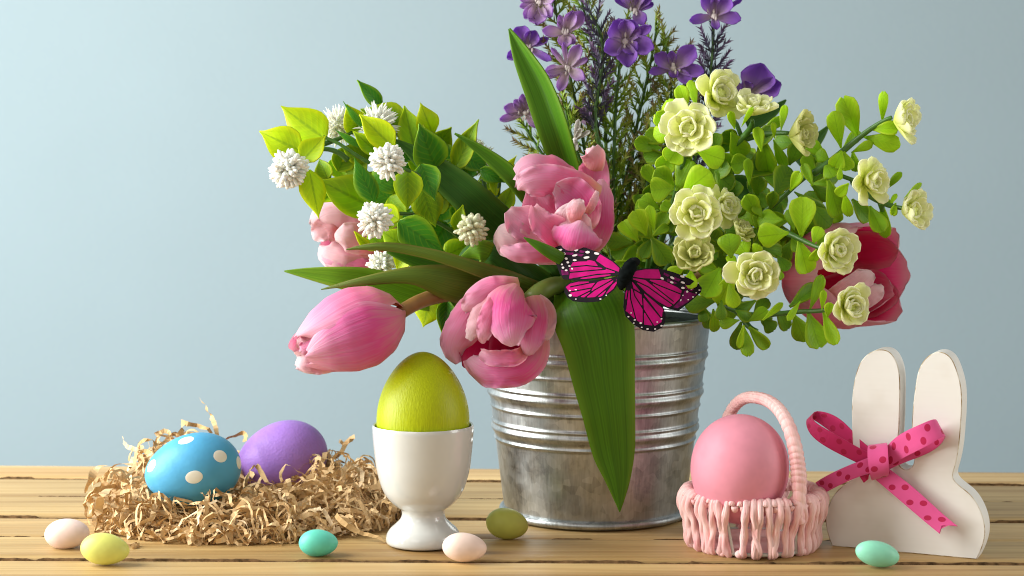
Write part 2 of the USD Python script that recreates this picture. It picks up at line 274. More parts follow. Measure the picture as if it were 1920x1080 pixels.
def rosette_petal(name, a, b, c):
    n = {'tc': ('texture_coordinate', {}), 'sx': ('separate_xyz', {}), 'r': ('rgb_ramp', {'ramp': [(0, a), (.45, b), (1, c)]}), 'nz': ('noise_texture', {'scale': 220, 'detail': 2}), 'bp': ('bump', {'strength': .3, 'distance': .00025}),
         'p': ('principled_bsdf', {'roughness': .42, 'specular_ior_level': .3}), 't': ('translucent_bsdf', {}), 'mx': ('mix_closure', {'fac': .45})}
    return M(name, n, [('tc.UV', 'sx.vector'), ('sx.y', 'r.fac'), ('tc.object', 'nz.vector'), ('nz.fac', 'bp.height'), ('bp.normal', 'p.normal'), ('r.color', 'p.base_color'), ('r.color', 't.color'), ('p.BSDF', 'mx.closure1'), ('t.BSDF', 'mx.closure2')], 'mx.closure')
m_ros = rosette_petal('rosette_petal', (.84, .92, .14), (.96, .99, .42), (.98, .99, .72))
m_rosY = rosette_petal('rosette_petal_yellow', (.66, .74, .12), (.78, .82, .27), (.86, .86, .46))
m_core = plain('rosette_core', (.66, .74, .20), rough=.45, noise=.12)
m_vio = petal_mat('violet_petal', [(0, (.75, .66, .60)), (.25, (.62, .46, .62)), (.6, (.42, .20, .66)), (1, (.31, .11, .62))], [(0, (.75, .68, .60)), (.3, (.50, .32, .58)), (1, (.31, .12, .62))], (.38, .16, .70), rough=.6, streak=.25)
m_lil = petal_mat('lilac_petal', [(0, (.80, .74, .66)), (.4, (.80, .64, .74)), (.75, (.62, .40, .72)), (1, (.50, .26, .70))], [(0, (.8, .74, .64)), (.5, (.66, .46, .66)), (1, (.42, .2, .6))], (.46, .24, .66), rough=.6, streak=.3)
m_bud = plain('flower_bud', (.70, .62, .60), rough=.6, noise=.1)
def uvramp(name, stops, rough=.5):
    n = {'tc': ('texture_coordinate', {}), 'sx': ('separate_xyz', {}), 'r': ('rgb_ramp', {'ramp': stops}), 'p': ('principled_bsdf', {'roughness': rough})}
    return M(name, n, [('tc.UV', 'sx.vector'), ('sx.y', 'r.fac'), ('r.color', 'p.base_color')])
m_heaG = uvramp('sprig_green', [(0, (.10, .24, .012)), (.5, (.24, .34, .02)), (.85, (.26, .24, .03)), (1, (.14, .08, .06))])
m_heaO = uvramp('sprig_olive', [(0, (.13, .22, .015)), (.5, (.22, .24, .02)), (1, (.15, .08, .06))])
m_heaP = uvramp('sprig_purple', [(0, (.03, .04, .03)), (.4, (.06, .05, .10)), (1, (.13, .06, .15))])
m_hstem = plain('sprig_stem', (.045, .12, .015), rough=.5, noise=.3)

# ------------------------------------------------------------------ the setting: backdrop and table
b0 = trimesh.creation.box(extents=(7.0, .02, 3.4)); b0.apply_translation((0, 1.83, .9))
wall = usdkit.mesh(stage, '/World/backdrop', b0, m_wall); keys(wall.GetPrim(), kind='structure')

table = thing('wooden_table', 'honey coloured wooden table of long rough planks under all the decorations', 'table', (0, .9, -.022))
lines = [((0, 871), (1920, 884)), ((0, 893), (1920, 906)), ((0, 929), (1920, 939.5)), ((0, 966), (1920, 975)), ((0, 1004), (1920, 1013)), ((0, 1045.5), (1920, 1054)), ((0, 1118), (1920, 1126))]
LG = [((.78, .55, .26), (.54, .33, .13)), ((.60, .43, .20), (.35, .215, .085)), ((.65, .465, .21), (.34, .21, .08)), ((.69, .49, .225), (.38, .235, .09)), ((.61, .43, .185), (.36, .22, .08)), ((.66, .465, .20), (.34, .20, .075)), ((.68, .475, .20), (.35, .21, .08))]
def yline(l, x):
    a, b = G(*l[0]), G(*l[1]); return a[1] + (b[1] - a[1]) * (x - a[0]) / (b[0] - a[0])
ys = [(yline(l, -.75), yline(l, .75)) for l in lines] + [(.62, .60)]
for k in range(len(ys) - 1):
    (y1l, y1r), (y0l, y0r) = ys[k], ys[k + 1]
    g, c, ex = [.0006, .0008, .0012, .0020, .0008, .0017, .001][k], .0030, 0.0
    nx = 60; xs = np.linspace(-.75, .75, nx); rr = np.random.RandomState(k)
    yb = np.interp(xs, [-.75, .75], [y1l, y1r]) - g - (0 if k == 0 else .0003 * rr.rand(nx)); yf = np.interp(xs, [-.75, .75], [y0l, y0r]) + g + .0005 * rr.rand(nx)
    dz = [0, -.0010, .0004, -.0006, .0003, -.0004, .0003][k]
    prof = [(yf, -.020), (yf, -c + dz), (yf + c * .35, -c * .35 + dz), (yf + c * 1.2, dz), (yb - c * 1.2, dz), (yb - c * .35, -c * .35 + dz), (yb, -c + dz), (yb, -.020)]
    rows = np.stack([np.stack([xs, y, np.full(nx, z)], -1) for y, z in prof], 1)     # (nx, 6, 3)
    f = grid_faces(nx, 8, True); V = rows.reshape(-1, 3)
    cap = np.array([[0, i, i + 1] for i in range(1, 7)]); f = np.vstack([f, cap, cap[:, ::-1] + (nx - 1) * 8])
    part(table, 'plank', (V, f[:, ::-1]), wood(f'plank_wood_{k}', 40 + k, *LG[k], .6), smooth=35)
for k, l in enumerate(lines[1:-1]):                          # dark strips painting shade and grime into the joints between the planks
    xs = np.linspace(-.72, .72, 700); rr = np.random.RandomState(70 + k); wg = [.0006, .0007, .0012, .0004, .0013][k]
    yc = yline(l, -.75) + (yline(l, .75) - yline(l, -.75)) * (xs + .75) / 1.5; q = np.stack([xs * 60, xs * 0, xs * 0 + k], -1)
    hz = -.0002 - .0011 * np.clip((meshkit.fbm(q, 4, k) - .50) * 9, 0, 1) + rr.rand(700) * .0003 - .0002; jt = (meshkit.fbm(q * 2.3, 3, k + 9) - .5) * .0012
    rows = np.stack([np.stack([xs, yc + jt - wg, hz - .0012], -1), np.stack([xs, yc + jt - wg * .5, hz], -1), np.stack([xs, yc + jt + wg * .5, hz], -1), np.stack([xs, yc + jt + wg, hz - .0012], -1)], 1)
    part(table, 'joint_shade_grime', (rows.reshape(-1, 3), grid_faces(700, 4)[:, ::-1]), plain(f'joint_shade_grime_{k}', (.135, .078, .036), rough=.95, noise=.6, scale=300, spec=.1), smooth=30)
ub = trimesh.creation.box(extents=(1.4, .5, .02)); ub.apply_translation((0, .88, -.033))
part(table, 'batten', (ub.vertices, ub.faces), plain('underside_gap_shade', (.03, .018, .01), rough=.8), smooth=False)  # board under the planks, coloured near black to paint shade into the gaps

# ------------------------------------------------------------------ galvanised bucket
BC = np.array([(1116.5 - 960) / F * .985, .983, 0]); BH, RB, RT = .1095, .0495, .0632
bucket = thing('metal_bucket', 'galvanised metal bucket with ribbed sides holding the whole bouquet', 'bucket', BC)
def zfront(py):
    r = ray(1116, py); return H + r[2] * ((BC[1] - .057) / r[1])
zz = np.linspace(.002, BH - .002, 400); rad = RB + (RT - RB) * zz / BH
for py, amp, sg in ((671, .0007, .0008), (685, .0012, .0017), (713, .0006, .0008), (744, .0008, .0009), (758, .0015, .0021), (784, .0007, .0008), (815, .0008, .0009), (828, .0016, .0022), (849, .0007, .0009)):
    rad = rad + amp * np.exp(-((zz - zfront(py)) / sg) ** 2)
outer = np.c_[rad, zz]; inner = np.c_[rad[::-1] - .0009, zz[::-1]]
prof = [(0, .0015), (RB - .003, .0015)] + outer.tolist() + inner.tolist() + [(0, .004)]
galv = {'tc': ('texture_coordinate', {}), 'mp': ('mapping', {'scale': (900, 900, 25)}), 'n': ('noise_texture', {'scale': 1, 'detail': 3}), 'n2': ('noise_texture', {'scale': 60, 'detail': 6, 'roughness': .65}),
        'v': ('voronoi_texture', {'scale': 210}), 'vm': ('mix', {'fac': .22}), 'r': ('rgb_ramp', {'ramp': [(.30, (.27, .285, .29)), (.5, (.42, .44, .445)), (.70, (.55, .575, .58))]}), 'mx': ('mix', {'fac': .5}),
        'rr': ('map_range', {'from_min': .3, 'from_max': .7, 'to_min': .30, 'to_max': .50}), 'b': ('bump', {'strength': .35, 'distance': .0003}), 'p': ('principled_bsdf', {'metallic': 1.0})}
m_galv = M('galvanised_steel', galv, [('tc.object', 'mp.vector'), ('mp.vector', 'n.vector'), ('tc.object', 'n2.vector'), ('tc.object', 'v.vector'), ('n2.fac', 'mx.color1'), ('n.fac', 'mx.color2'), ('mx.color', 'vm.color1'), ('v.color', 'vm.color2'), ('vm.color', 'r.fac'), ('r.color', 'p.base_color'), ('n2.fac', 'rr.value'), ('rr.result', 'p.roughness'), ('n.fac', 'b.height'), ('b.normal', 'p.normal')])
part(bucket, 'body', lathe(prof, 160, BC), m_galv, smooth=60)
th = np.linspace(0, 2 * np.pi, 121)
def ring(r, z, c=BC): return np.stack([c[0] + r * np.cos(th), c[1] + r * np.sin(th), np.full(121, z)], 1)
part(bucket, 'rolled_rim', tube(ring(RT + .0006, BH - .001), .0015, 10), m_galv)
part(bucket, 'base_bead', tube(ring(RB + .0012, .0022), .0021, 10), m_galv)
soil = lathe([(0, .1085), (.045, .108), (.0622, .1070), (.0615, .100), (0, .100)], 60, BC)
part(bucket, 'flower_foam', soil, plain('flower_foam', (.02, .035, .012), rough=.9, noise=.4, bump=.002, bscale=300))

# ------------------------------------------------------------------ eggs
def egg_map(dirs, a, b, k):      # b along local z, a across; k > 0 narrows the +z end
    z = dirs[:, 2:3]; s = 1 - k * z - k * .35 * z ** 2 + k * .2
    return np.c_[dirs[:, :2] * a * s, z * b]
def egg(c, a, b, k, R, sub=4):
    ic = trimesh.creation.icosphere(subdivisions=sub)
    return egg_map(ic.vertices, a, b, k) @ R.T + c, ic.faces, ic.vertices
def basis_z(z, x=(0, 0, 1)):
    z = nrm(z); x = nrm(np.asarray(x, float) - z * np.dot(x, z)); return np.stack([x, np.cross(z, x), z], 1)
def shell(name, col, rough=.44, bump=.00012, bscale=420, stretch=(1, 1, 1), noise=.05, spec=.28):
    return plain(name, col, rough=rough, noise=noise, scale=130, bump=bump, bscale=bscale, stretch=stretch, spec=spec)
# blue egg with white dots
R_ = basis_z((-.93, -.10, -.16)); cb = P(362, 881, .935); a_, b_ = .0186, .0252
blue = thing('decorated_egg', 'blue painted egg with white polka dots lying in the paper nest', 'egg', cb - [0, 0, .019])
v, f, dirs = egg(cb, a_, b_, .10, R_)
part(blue, 'shell', (v, f), shell('blue_paint', (.085, .37, .63), rough=.42))
m_dot = plain('dot_paint', (.82, .80, .70), rough=.4, noise=.03)
pv = proj(v); nrmv = v - cb; vis = (nrmv * (CAM - cb)).sum(1) > .0
for dx, dy, r in ((364, 894, .0038), (347, 826, .0036), (413, 855, .0036), (283, 874, .0040), (449, 869, .0036)):
    dd = np.hypot(pv[:, 0] - dx, pv[:, 1] - dy) + np.where((v - cb) @ nrm(CAM - cb) > .002, 0, 1e4); d0 = dirs[np.argmin(dd)]
    B = basis_z(d0, (.3, .5, .8)); th2 = np.linspace(0, 2 * np.pi, 28, endpoint=False); rs = [0, .5, .85, 1]
    V = []
    for q in rs:
        dv = nrm(d0 + (B[:, 0] * np.cos(th2)[:, None] + B[:, 1] * np.sin(th2)[:, None]) * (r / .02 * q)); pt = egg_map(dv, a_, b_, .10) @ R_.T
        V.append(pt * (1 + (.006 if q < 1 else -.004)) + cb)
    part(blue, 'dot', (np.vstack(V), grid_faces(4, 28, True)), m_dot)
cp = P(529, 858, 1.0); Rp = basis_z((-.80, -.25, -.20))
v, f, _ = egg(cp, .0196, .0258, .10, Rp); solo('decorated_egg', (v, f), shell('purple_paint', (.36, .19, .62), rough=.45, bump=.00022, bscale=700), 'purple painted egg with a rough shell lying at the back of the paper nest', 'egg', cp - [0, 0, .02])
EC = np.array([(791.5 - 960) / F * .898, .899, 0])
ce = EC + [0, 0, .0672]; v, f, _ = egg(ce, .0226, .0310, .13, np.eye(3))
solo('decorated_egg', (v, f), shell('lime_paint', (.40, .47, .001), rough=.42, bump=.00018, bscale=90, stretch=(14, 14, 1.6), noise=.1), 'lime yellow painted egg standing upright in the white egg cup', 'egg', ce - [0, 0, .03])
KC = np.array([(1417 - 960) / F * .897, .897, 0])
cq = P(1387, 868, .885); v, f, _ = egg(cq + [0, 0, -.003], .0244, .0272, -.02, basis_z((.05, .10, 1), (1, 0, 0)))
solo('decorated_egg', (v, f), shell('pink_paint', (.76, .29, .38), rough=.5, bump=.00008, bscale=500), 'smooth pink painted egg sitting inside the small pink basket', 'egg', cq - [0, 0, .03])
# egg cup
zc = lambda py: H + ray(790, py)[2] * (EC[1] - .01) / ray(790, py)[1]
cupo = [(0, .0008), (.0165, .0008), (.0185, .0014), (.0190, .0030), (.0187, .0052), (.0172, .0080), (.0140, .0110), (.0115, .0138), (.0108, .0162), (.0112, .0182), (.0135, .0200), (.0170, .0232), (.0200, .0275), (.0222, .0335), (.0237, .0400), (.0246, .0475), (.0252, .0540), (.0255, .0600), (.0254, .0612), (.0249, .0617), (.0244, .0612)]
cupi = [(.0236, .0560), (.0222, .0450), (.0190, .0330), (.0120, .0245), (0, .0225)]
po = spline(np.array(cupo), 90)
solo('egg_cup', lathe(np.vstack([po, cupi]), 120, EC), m_china, 'white glazed china egg cup on a round foot', 'egg cup', EC, smooth=50)
# candy eggs
def candy(px, py, w, h, tilt, col, label, k=.08, yaw=0):
    d = G(px, py + h / 2 - 3)[1]; s = S(d); a = h / 2 * s * .97; b = w / 2 * s * 1.02
    c = P(px, py, d); c[2] = a * .98; r = ray(px, py); c[0] = CAM[0] + r[0] * (d / r[1])
    ax = np.array([math.cos(math.radians(yaw)), math.sin(math.radians(yaw)), -math.sin(math.radians(tilt))])
    v, f, _ = egg(c, a, b, k, basis_z(ax)); v[:, 2] -= v[:, 2].min()
    solo('candy_egg', (v, f), shell('candy_' + str(px), col, rough=.42, noise=.075, bump=.0001, bscale=200), label, 'candy egg', (c[0], c[1], 0))
candy(126, 1003, 86, 58, -6, (.80, .62, .56), 'pale pink candy egg at the far left beside the paper nest', yaw=-8)
candy(197, 1031, 91, 61, 6, (.68, .70, .17), 'pale yellow candy egg in front of the left end of the paper nest')
candy(597, 1020, 73, 52, 0, (.12, .58, .45), 'small mint green candy egg between the paper nest and the egg cup')
candy(871, 1028, 83, 56, 4, (.82, .64, .56), 'pale pink candy egg beside the foot of the white egg cup')
candy(951, 984, 80, 60, 12, (.50, .54, .11), 'olive yellow candy egg close to the foot of the metal bucket', yaw=10)
candy(1645, 1041, 83, 50, 12, (.28, .72, .52), 'pale mint candy egg in front of the white wooden rabbit', k=.02)

# ------------------------------------------------------------------ paper nest
NC = np.array([-.1425, .965, 0])
nest = thing('paper_nest', 'nest of crinkled brown shredded paper strips holding two eggs', 'nest', NC)
eggs_ell = [(cb, .0265, .0200, R_), (cp, .0265, .0205, Rp)]
def push(p):
    for c, b, a, R in eggs_ell:
        q = (p - c) @ R; k = math.sqrt((q[0] / a) ** 2 + (q[1] / a) ** 2 + (q[2] / b) ** 2)
        if k < 1: p = c + (q / max(k, .05)) @ R.T
    e = p - (EC + [0, 0, p[2]]); r = math.hypot(e[0], e[1])
    if r < .021 and p[2] < .03: p = np.array([EC[0] + e[0] / r * .021, EC[1] + e[1] / r * .021, p[2]])
    return p
def bank(x, y):
    rho = math.hypot(x / .080, y / .066); ang = math.atan2(y / .066, x / .080)
    top = .0172 + .018 * max(0, math.cos(ang - 2.75)) ** 1.5 + .007 * max(0, math.cos(ang - .5)) + .003 * math.sin(3 * ang)
    return max(.002, top * (1 - max(0, (rho - .68) / .40) ** 2) * (.55 + .45 * min(1, rho / .6)))
rn = np.random.RandomState(5)
def strip(path, w, crink, twist):
    k = len(path); t = nrm(np.gradient(path, axis=0)); up = nrm(rn.normal(size=3) + [0, 0, .8]); ang = rn.uniform(0, 6.28)
    V = []
    for i in range(k):
        s = nrm(np.cross(t[i], up)); n = np.cross(s, t[i]); a = ang + twist * i; wd = s * math.cos(a) + n * math.sin(a); nn = np.cross(t[i], wd)
        o = nn * crink * rn.normal() * .8; ww = w * rn.uniform(.85, 1.1)
        V += [path[i] + o - wd * ww / 2, path[i] + o + wd * ww / 2]
    f = grid_faces(k, 2); return np.array(V), f
def nest_strand():
    while True:
        ang = rn.uniform(0, 2 * np.pi); rho = .40 + .62 * rn.rand() ** .7
        x, y = .080 * rho * math.cos(ang), .066 * rho * math.sin(ang)
        if rho < 1.05: break
    z = bank(x, y) * (rn.rand() ** .6) + .001
    dirn = nrm(np.array([-math.sin(ang) * .080, math.cos(ang) * .066, 0]) * rn.choice([-1, 1]) * rn.uniform(.3, 1) / .08 + rn.normal(size=3) * [.7, .7, .35])
    n = rn.randint(14, 28); step = rn.uniform(.0017, .0026); kink = rn.uniform(.15, .42); p = np.array([x, y, z]); path = []
    for i in range(n):
        path.append(p); dirn = nrm(dirn + rn.normal(size=3) * kink * [1, 1, .8] * (2.6 if rn.rand() < .12 else 1)); p = p + dirn * step
        hb = bank(p[0], p[1]) + .0035
        if p[2] > hb: dirn[2] -= .5
        if p[2] < .001: p[2] = .001; dirn[2] = abs(dirn[2])
        if math.hypot(p[0] / .083, p[1] / .069) > 1: dirn = nrm(dirn - .6 * np.array([p[0], p[1], 0]) / .08)
        p = push(p + NC) - NC
    return strip(np.array(path) + NC, rn.choice([.0010, .0014, .0019, .0027]) * rn.uniform(.9, 1.15), rn.uniform(.0001, .0006), rn.normal() * .16)
m_pap = [plain(f'kraft_paper_{i}', c, rough=.75, noise=.12, scale=200, spec=.25) for i, c in enumerate([(.66, .46, .24), (.72, .53, .30), (.56, .36, .16), (.78, .60, .38)])]
manual = [[(373, 745), (385, 760), (396, 780), (404, 800), (408, 822)], [(336, 815), (344, 800), (340, 790), (352, 795), (368, 797), (385, 803), (398, 812)], [(230, 820), (240, 838), (252, 842), (262, 848)], [(598, 878), (618, 862), (640, 848), (650, 828), (664, 818)], [(636, 826), (648, 832), (660, 822)],
          [(415, 828), (438, 818), (455, 812), (459, 828)], [(160, 922), (170, 900), (180, 880), (200, 872)], [(168, 985), (160, 955), (170, 925), (190, 915)], [(178, 1000), (185, 960), (190, 930), (205, 915)], [(460, 905), (470, 880), (480, 872), (492, 890), (500, 905)], [(640, 890), (655, 868), (665, 880), (680, 870), (690, 885)], [(630, 965), (650, 985), (680, 1000), (710, 1008), (722, 1018)], [(240, 1020), (255, 1035), (250, 1046), (262, 1052)], [(300, 835), (285, 850), (270, 846), (255, 860)]]
for i, m in enumerate(manual):
    d = [.985, .985, .985, 1.0, 1.0, .985, .955, .935, .925, .93, 1.0, .905, .893, .97][i]
    pts = np.array([P(x, y, d + .004 * rn.normal()) for x, y in m]); pts[:, 2] = np.maximum(pts[:, 2], .001)
    part(nest, 'paper_strip', strip(spline(pts, 15), .0042 if i in (6, 7, 8) else .0026, .0004, .12), m_pap[i % 2 + 1 if i % 3 else 0], smooth=False)
for i in range(286): part(nest, 'paper_strip', nest_strand(), m_pap[i % 4], smooth=False)
part(nest, 'paper_filling', join([nest_strand() for _ in range(560)]), m_pap[0], smooth=False, kind='stuff')

# ------------------------------------------------------------------ white wooden rabbit and its ribbon bow
A0, A1 = G(1560.5, 1025), G(1831, 1050)
u_ = nrm(A1 - A0); nb = np.array([u_[1], -u_[0], 0.]);  nb = nb if nb[1] < 0 else -nb
def BP(px, py, off=0.): return on_plane(px, py, A0 + nb * off, nb)
outl = [(1560.5, 1025), (1551, 997), (1548.5, 975), (1556, 942), (1571, 919), (1590, 904), (1602, 893), (1605, 880), (1601, 850), (1598, 811), (1597, 774), (1599, 734), (1605, 701), (1615, 677), (1630, 662), (1650, 655.5), (1666, 659), (1677, 671), (1685, 693), (1687.5, 721), (1687, 762), (1685, 811), (1682, 850), (1685, 870), (1697, 880.5), (1709, 876), (1714, 862), (1712, 835), (1712, 762), (1717, 721), (1723, 693), (1733, 675), (1748, 663), (1764, 660), (1780, 668), (1792, 689), (1801, 721), (1803.5, 754), (1801, 803), (1797, 844), (1789, 880), (1787, 896), (1796, 908), (1817, 925), (1835, 950), (1845, 978), (1847, 998), (1841, 1027), (1831, 1050)]
q2 = np.array([((BP(*o) - A0) @ u_, BP(*o)[2]) for o in outl]); q2[0, 1] = q2[-1, 1] = .0003
cv = spline_s(q2, 420); bot = np.linspace(cv[-1], cv[0], 60)[1:-1]; loop = np.vstack([cv, bot]); loop[:, 1] = np.maximum(loop[:, 1], .0003)
tn = nrm(np.roll(loop, -1, 0) - np.roll(loop, 1, 0)); on = np.stack([-tn[:, 1], tn[:, 0]], 1)
if Polygon(loop).buffer(0).contains(Point(*(loop[200] + on[200] * .001))): on = -on
def lift(l2, off): return A0 * [1, 1, 0] + u_ * l2[:, :1] + np.array([0, 0, 1.]) * l2[:, 1:2] + nb * off
T, bv = .0140, .0004
inn = loop - on * bv; NL = len(loop)
import mapbox_earcut
tri = mapbox_earcut.triangulate_float64(inn, np.array([NL], np.uint32)).reshape(-1, 3)
Vf, Vb = lift(inn, 0), lift(inn, -T)
s1, s2 = lift(loop, -bv), lift(loop, -T + bv)
jj = np.arange(NL); kk = (jj + 1) % NL
def strip_f(o0, o1): return np.vstack([np.stack([o0 + jj, o1 + jj, o1 + kk], 1), np.stack([o0 + jj, o1 + kk, o0 + kk], 1)])
n0 = np.cross(Vf[tri[0, 1]] - Vf[tri[0, 0]], Vf[tri[0, 2]] - Vf[tri[0, 0]])
if n0 @ nb < 0: tri = tri[:, ::-1]
rab = thing('wooden_rabbit', 'flat white painted wooden rabbit cut-out with worn brown edges and two tall ears', 'rabbit figure', (A0 + A1) / 2 * [1, 1, 0])
chalk = {'tc': ('texture_coordinate', {}), 'mp': ('mapping', {'scale': (14, 14, 420)}), 'n': ('noise_texture', {'scale': 1, 'detail': 4}), 'n2': ('noise_texture', {'scale': 38, 'detail': 5}), 'r': ('rgb_ramp', {'ramp': [(.25, (.73, .70, .645)), (.48, (.81, .795, .76)), (.8, (.83, .82, .79))]}), 'mx': ('mix', {'fac': .09}),
         'b': ('bump', {'strength': .4, 'distance': .0002}), 'p': ('principled_bsdf', {'roughness': .55, 'specular_ior_level': .35})}
m_chalk = M('chalk_paint', chalk, [('tc.object', 'mp.vector'), ('mp.vector', 'n.vector'), ('tc.object', 'n2.vector'), ('n2.fac', 'mx.color1'), ('n.fac', 'mx.color2'), ('mx.color', 'r.fac'), ('r.color', 'p.base_color'), ('n.fac', 'b.height'), ('b.normal', 'p.normal')])
worn = {'tc': ('texture_coordinate', {}), 'n': ('noise_texture', {'scale': 130, 'detail': 5}), 'r': ('rgb_ramp', {'ramp': [(.44, (.78, .75, .66)), (.56, (.40, .29, .15)), (.72, (.22, .13, .06))]}), 'p': ('principled_bsdf', {'roughness': .6})}
m_worn = M('worn_edge', worn, [('tc.object', 'n.vector'), ('n.fac', 'r.fac'), ('r.color', 'p.base_color')])
fs = strip_f(0, NL)
if np.cross(s1[1] - s1[0], s2[0] - s1[0]) @ (on[0][0] * u_ + np.array([0, 0, on[0][1]])) > 0: fs = fs[:, ::-1]
part(rab, 'front_face', (Vf, tri), m_chalk, smooth=False); part(rab, 'back_face', (Vb, tri[:, ::-1]), m_chalk, smooth=False)
part(rab, 'cut_side', (np.vstack([s1, s2]), fs), m_chalk, smooth=40)
part(rab, 'worn_edge', (np.vstack([Vf, s1]), fs), m_worn, smooth=40); part(rab, 'worn_edge', (np.vstack([s2, Vb]), fs), m_worn, smooth=40)

def ribbon_mat(name, base, dot, flip=False):
    n = {'tc': ('texture_coordinate', {}), 'sx': ('separate_xyz', {}), 'p': ('principled_bsdf', {'roughness': .62, 'sheen_weight': .3, 'specular_ior_level': .25}),
         'mx': ('mix', {'color1': base, 'color2': dot}), 'mn': ('math', {'math_type': 'minimum'}), 'lt': ('map_range', {'from_min': .168, 'from_max': .186, 'to_min': 1., 'to_max': 0., 'clamp': True}),
         'fr': ('math', {'math_type': 'fraction'}),
         'mp': ('mapping', {'scale': (1, 1, 1)}), 'wv': ('wave_texture', {'wave_type': 'bands', 'bands_direction': 'y', 'scale': 14}), 'b': ('bump', {'strength': .25, 'distance': .0002})}
    l = [('tc.UV', 'sx.vector'), ('sx.x', 'fr.value1'), ('tc.UV', 'wv.vector'), ('wv.fac', 'b.height'), ('b.normal', 'p.normal')]
    for i, (row, off) in enumerate(((.27, .0), (.73, .35))):
        n.update({f'm{i}': ('math', {'math_type': 'multiply_add', 'value2': 1 / 1.3, 'value3': off + 10}), f'f{i}': ('math', {'math_type': 'fraction'}), f's{i}': ('math', {'math_type': 'subtract', 'value2': .5}), f'k{i}': ('math', {'math_type': 'multiply', 'value2': 1.3}),
                  f'u{i}': ('math', {'math_type': 'subtract', 'value2': row}), f'c{i}': ('combine_xyz', {}), f'l{i}': ('vector_math', {'math_type': 'length'})})
        l += [('sx.y', f'm{i}.value1'), (f'm{i}.value', f'f{i}.value1'), (f'f{i}.value', f's{i}.value1'), (f's{i}.value', f'k{i}.value1'), ('fr.value', f'u{i}.value1'), (f'u{i}.value', f'c{i}.x'), (f'k{i}.value', f'c{i}.y'), (f'c{i}.vector', f'l{i}.vector1'), (f'l{i}.value', f'mn.value{i+1}')]
    l += [('mn.value', 'lt.value'), ('lt.result', 'mx.fac'), ('mx.color', 'p.base_color')]
    return M(name, n, l)
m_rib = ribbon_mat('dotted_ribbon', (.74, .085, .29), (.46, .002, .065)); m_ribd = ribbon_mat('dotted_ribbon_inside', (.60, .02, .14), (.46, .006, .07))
def ruled(A, B, n=40, nu=5, notch=0., thick=.0005, WR=.0088):
    a = spline_s([BP(p[0], p[1], p[2] / 1000 * -1) for p in A], n); b = spline_s([BP(p[0], p[1], p[2] / 1000 * -1) for p in B], n)
    t = np.linspace(0, 1, nu)[None, :, None]; g = a[:, None] * (1 - t) + b[:, None] * t
    mid = (a + b) / 2; s = np.r_[0, np.cumsum(np.linalg.norm(np.diff(mid, axis=0), axis=1))] / WR
    if notch:
        k = (1 - np.abs(np.linspace(-1, 1, nu))); tt = nrm(mid[-1] - mid[-2]); g[-1] -= tt * (notch * k)[:, None]; g[-2] -= tt * (notch * .55 * k)[:, None]
    uv = np.stack([np.tile(np.linspace(.001, .999, nu), (n, 1)), np.tile(s[:, None], (1, nu))], -1)
    m = solid(g, uv, thick)
    return m
bow = thing('ribbon_bow', 'hot pink ribbon bow with crimson polka dots tied around the white wooden rabbit', 'bow', BP(1645, 865, .006))
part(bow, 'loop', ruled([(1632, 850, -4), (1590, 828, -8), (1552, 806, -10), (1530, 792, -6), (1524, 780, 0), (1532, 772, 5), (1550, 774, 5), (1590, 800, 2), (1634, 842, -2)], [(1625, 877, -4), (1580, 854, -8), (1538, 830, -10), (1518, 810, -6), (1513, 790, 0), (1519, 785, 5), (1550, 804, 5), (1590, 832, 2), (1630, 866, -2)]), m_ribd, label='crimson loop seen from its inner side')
part(bow, 'loop', ruled([(1660, 840, -5), (1692, 812, -10), (1732, 793, -13), (1752, 786, -10), (1757, 795, -4), (1750, 806, -1), (1715, 830, -1), (1660, 866, -2)], [(1666, 877, -5), (1710, 850, -10), (1752, 828, -13), (1770, 818, -10), (1771.5, 822, -4), (1762, 835, -1), (1720, 858, -1), (1664, 883, -2)]), m_rib)
part(bow, 'tail', ruled([(1634, 856, -6), (1600, 869, -7), (1570, 882, -6), (1530, 904, -1)], [(1634, 886, -6), (1605, 896, -7), (1580, 907, -6), (1545, 925, -1)]), m_rib)
part(bow, 'tail', ruled([(1650, 866, -5), (1668, 880, -5), (1706, 909, -6), (1750, 948, -7), (1796, 987, -9)], [(1628, 888, -5), (1640, 898, -5), (1680, 932, -6), (1722, 968, -7), (1762, 1001, -9)], notch=.0042), m_rib)
part(bow, 'knot', ruled([(1630, 837, -2), (1627, 846, -9), (1628, 868, -11.5), (1631, 888, -10), (1635, 898, -2)], [(1661, 833, -2), (1665, 842, -9), (1666, 862, -11.5), (1667, 879, -10), (1656, 890, -2)]), m_rib)
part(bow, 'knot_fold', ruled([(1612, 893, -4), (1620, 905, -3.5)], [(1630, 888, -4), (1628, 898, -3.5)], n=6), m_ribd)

# ------------------------------------------------------------------ pink basket
rope = {'tc': ('texture_coordinate', {}), 'mp': ('mapping', {'scale': (14, 3, 1)}), 'n': ('noise_texture', {'scale': 1.0, 'detail': 4, 'roughness': .6}), 'n2': ('noise_texture', {'scale': 90, 'detail': 3}), 'mx': ('mix', {'fac': .5}), 'r': ('rgb_ramp', {'ramp': [(.30, (.78, .33, .36)), (.48, (.93, .58, .57)), (.70, (.97, .74, .72))]}),
        'b': ('bump', {'strength': .9, 'distance': .0007}), 'p': ('principled_bsdf', {'roughness': .8, 'specular_ior_level': .2})}
m_rope = M('pink_paper_rope', rope, [('tc.UV', 'mp.vector'), ('mp.vector', 'n.vector'), ('tc.object', 'n2.vector'), ('n.fac', 'mx.color1'), ('n2.fac', 'mx.color2'), ('mx.color', 'r.fac'), ('r.color', 'p.base_color'), ('n.fac', 'b.height'), ('b.normal', 'p.normal')])
m_wire = plain('basket_wire', (.62, .68, .64), rough=.35, noise=.05)
RK, ZK, RKb = .0336, .0268, .0304
bask = thing('pink_basket', 'small round basket of twisted pink paper rope with a tall arched handle', 'basket', KC)
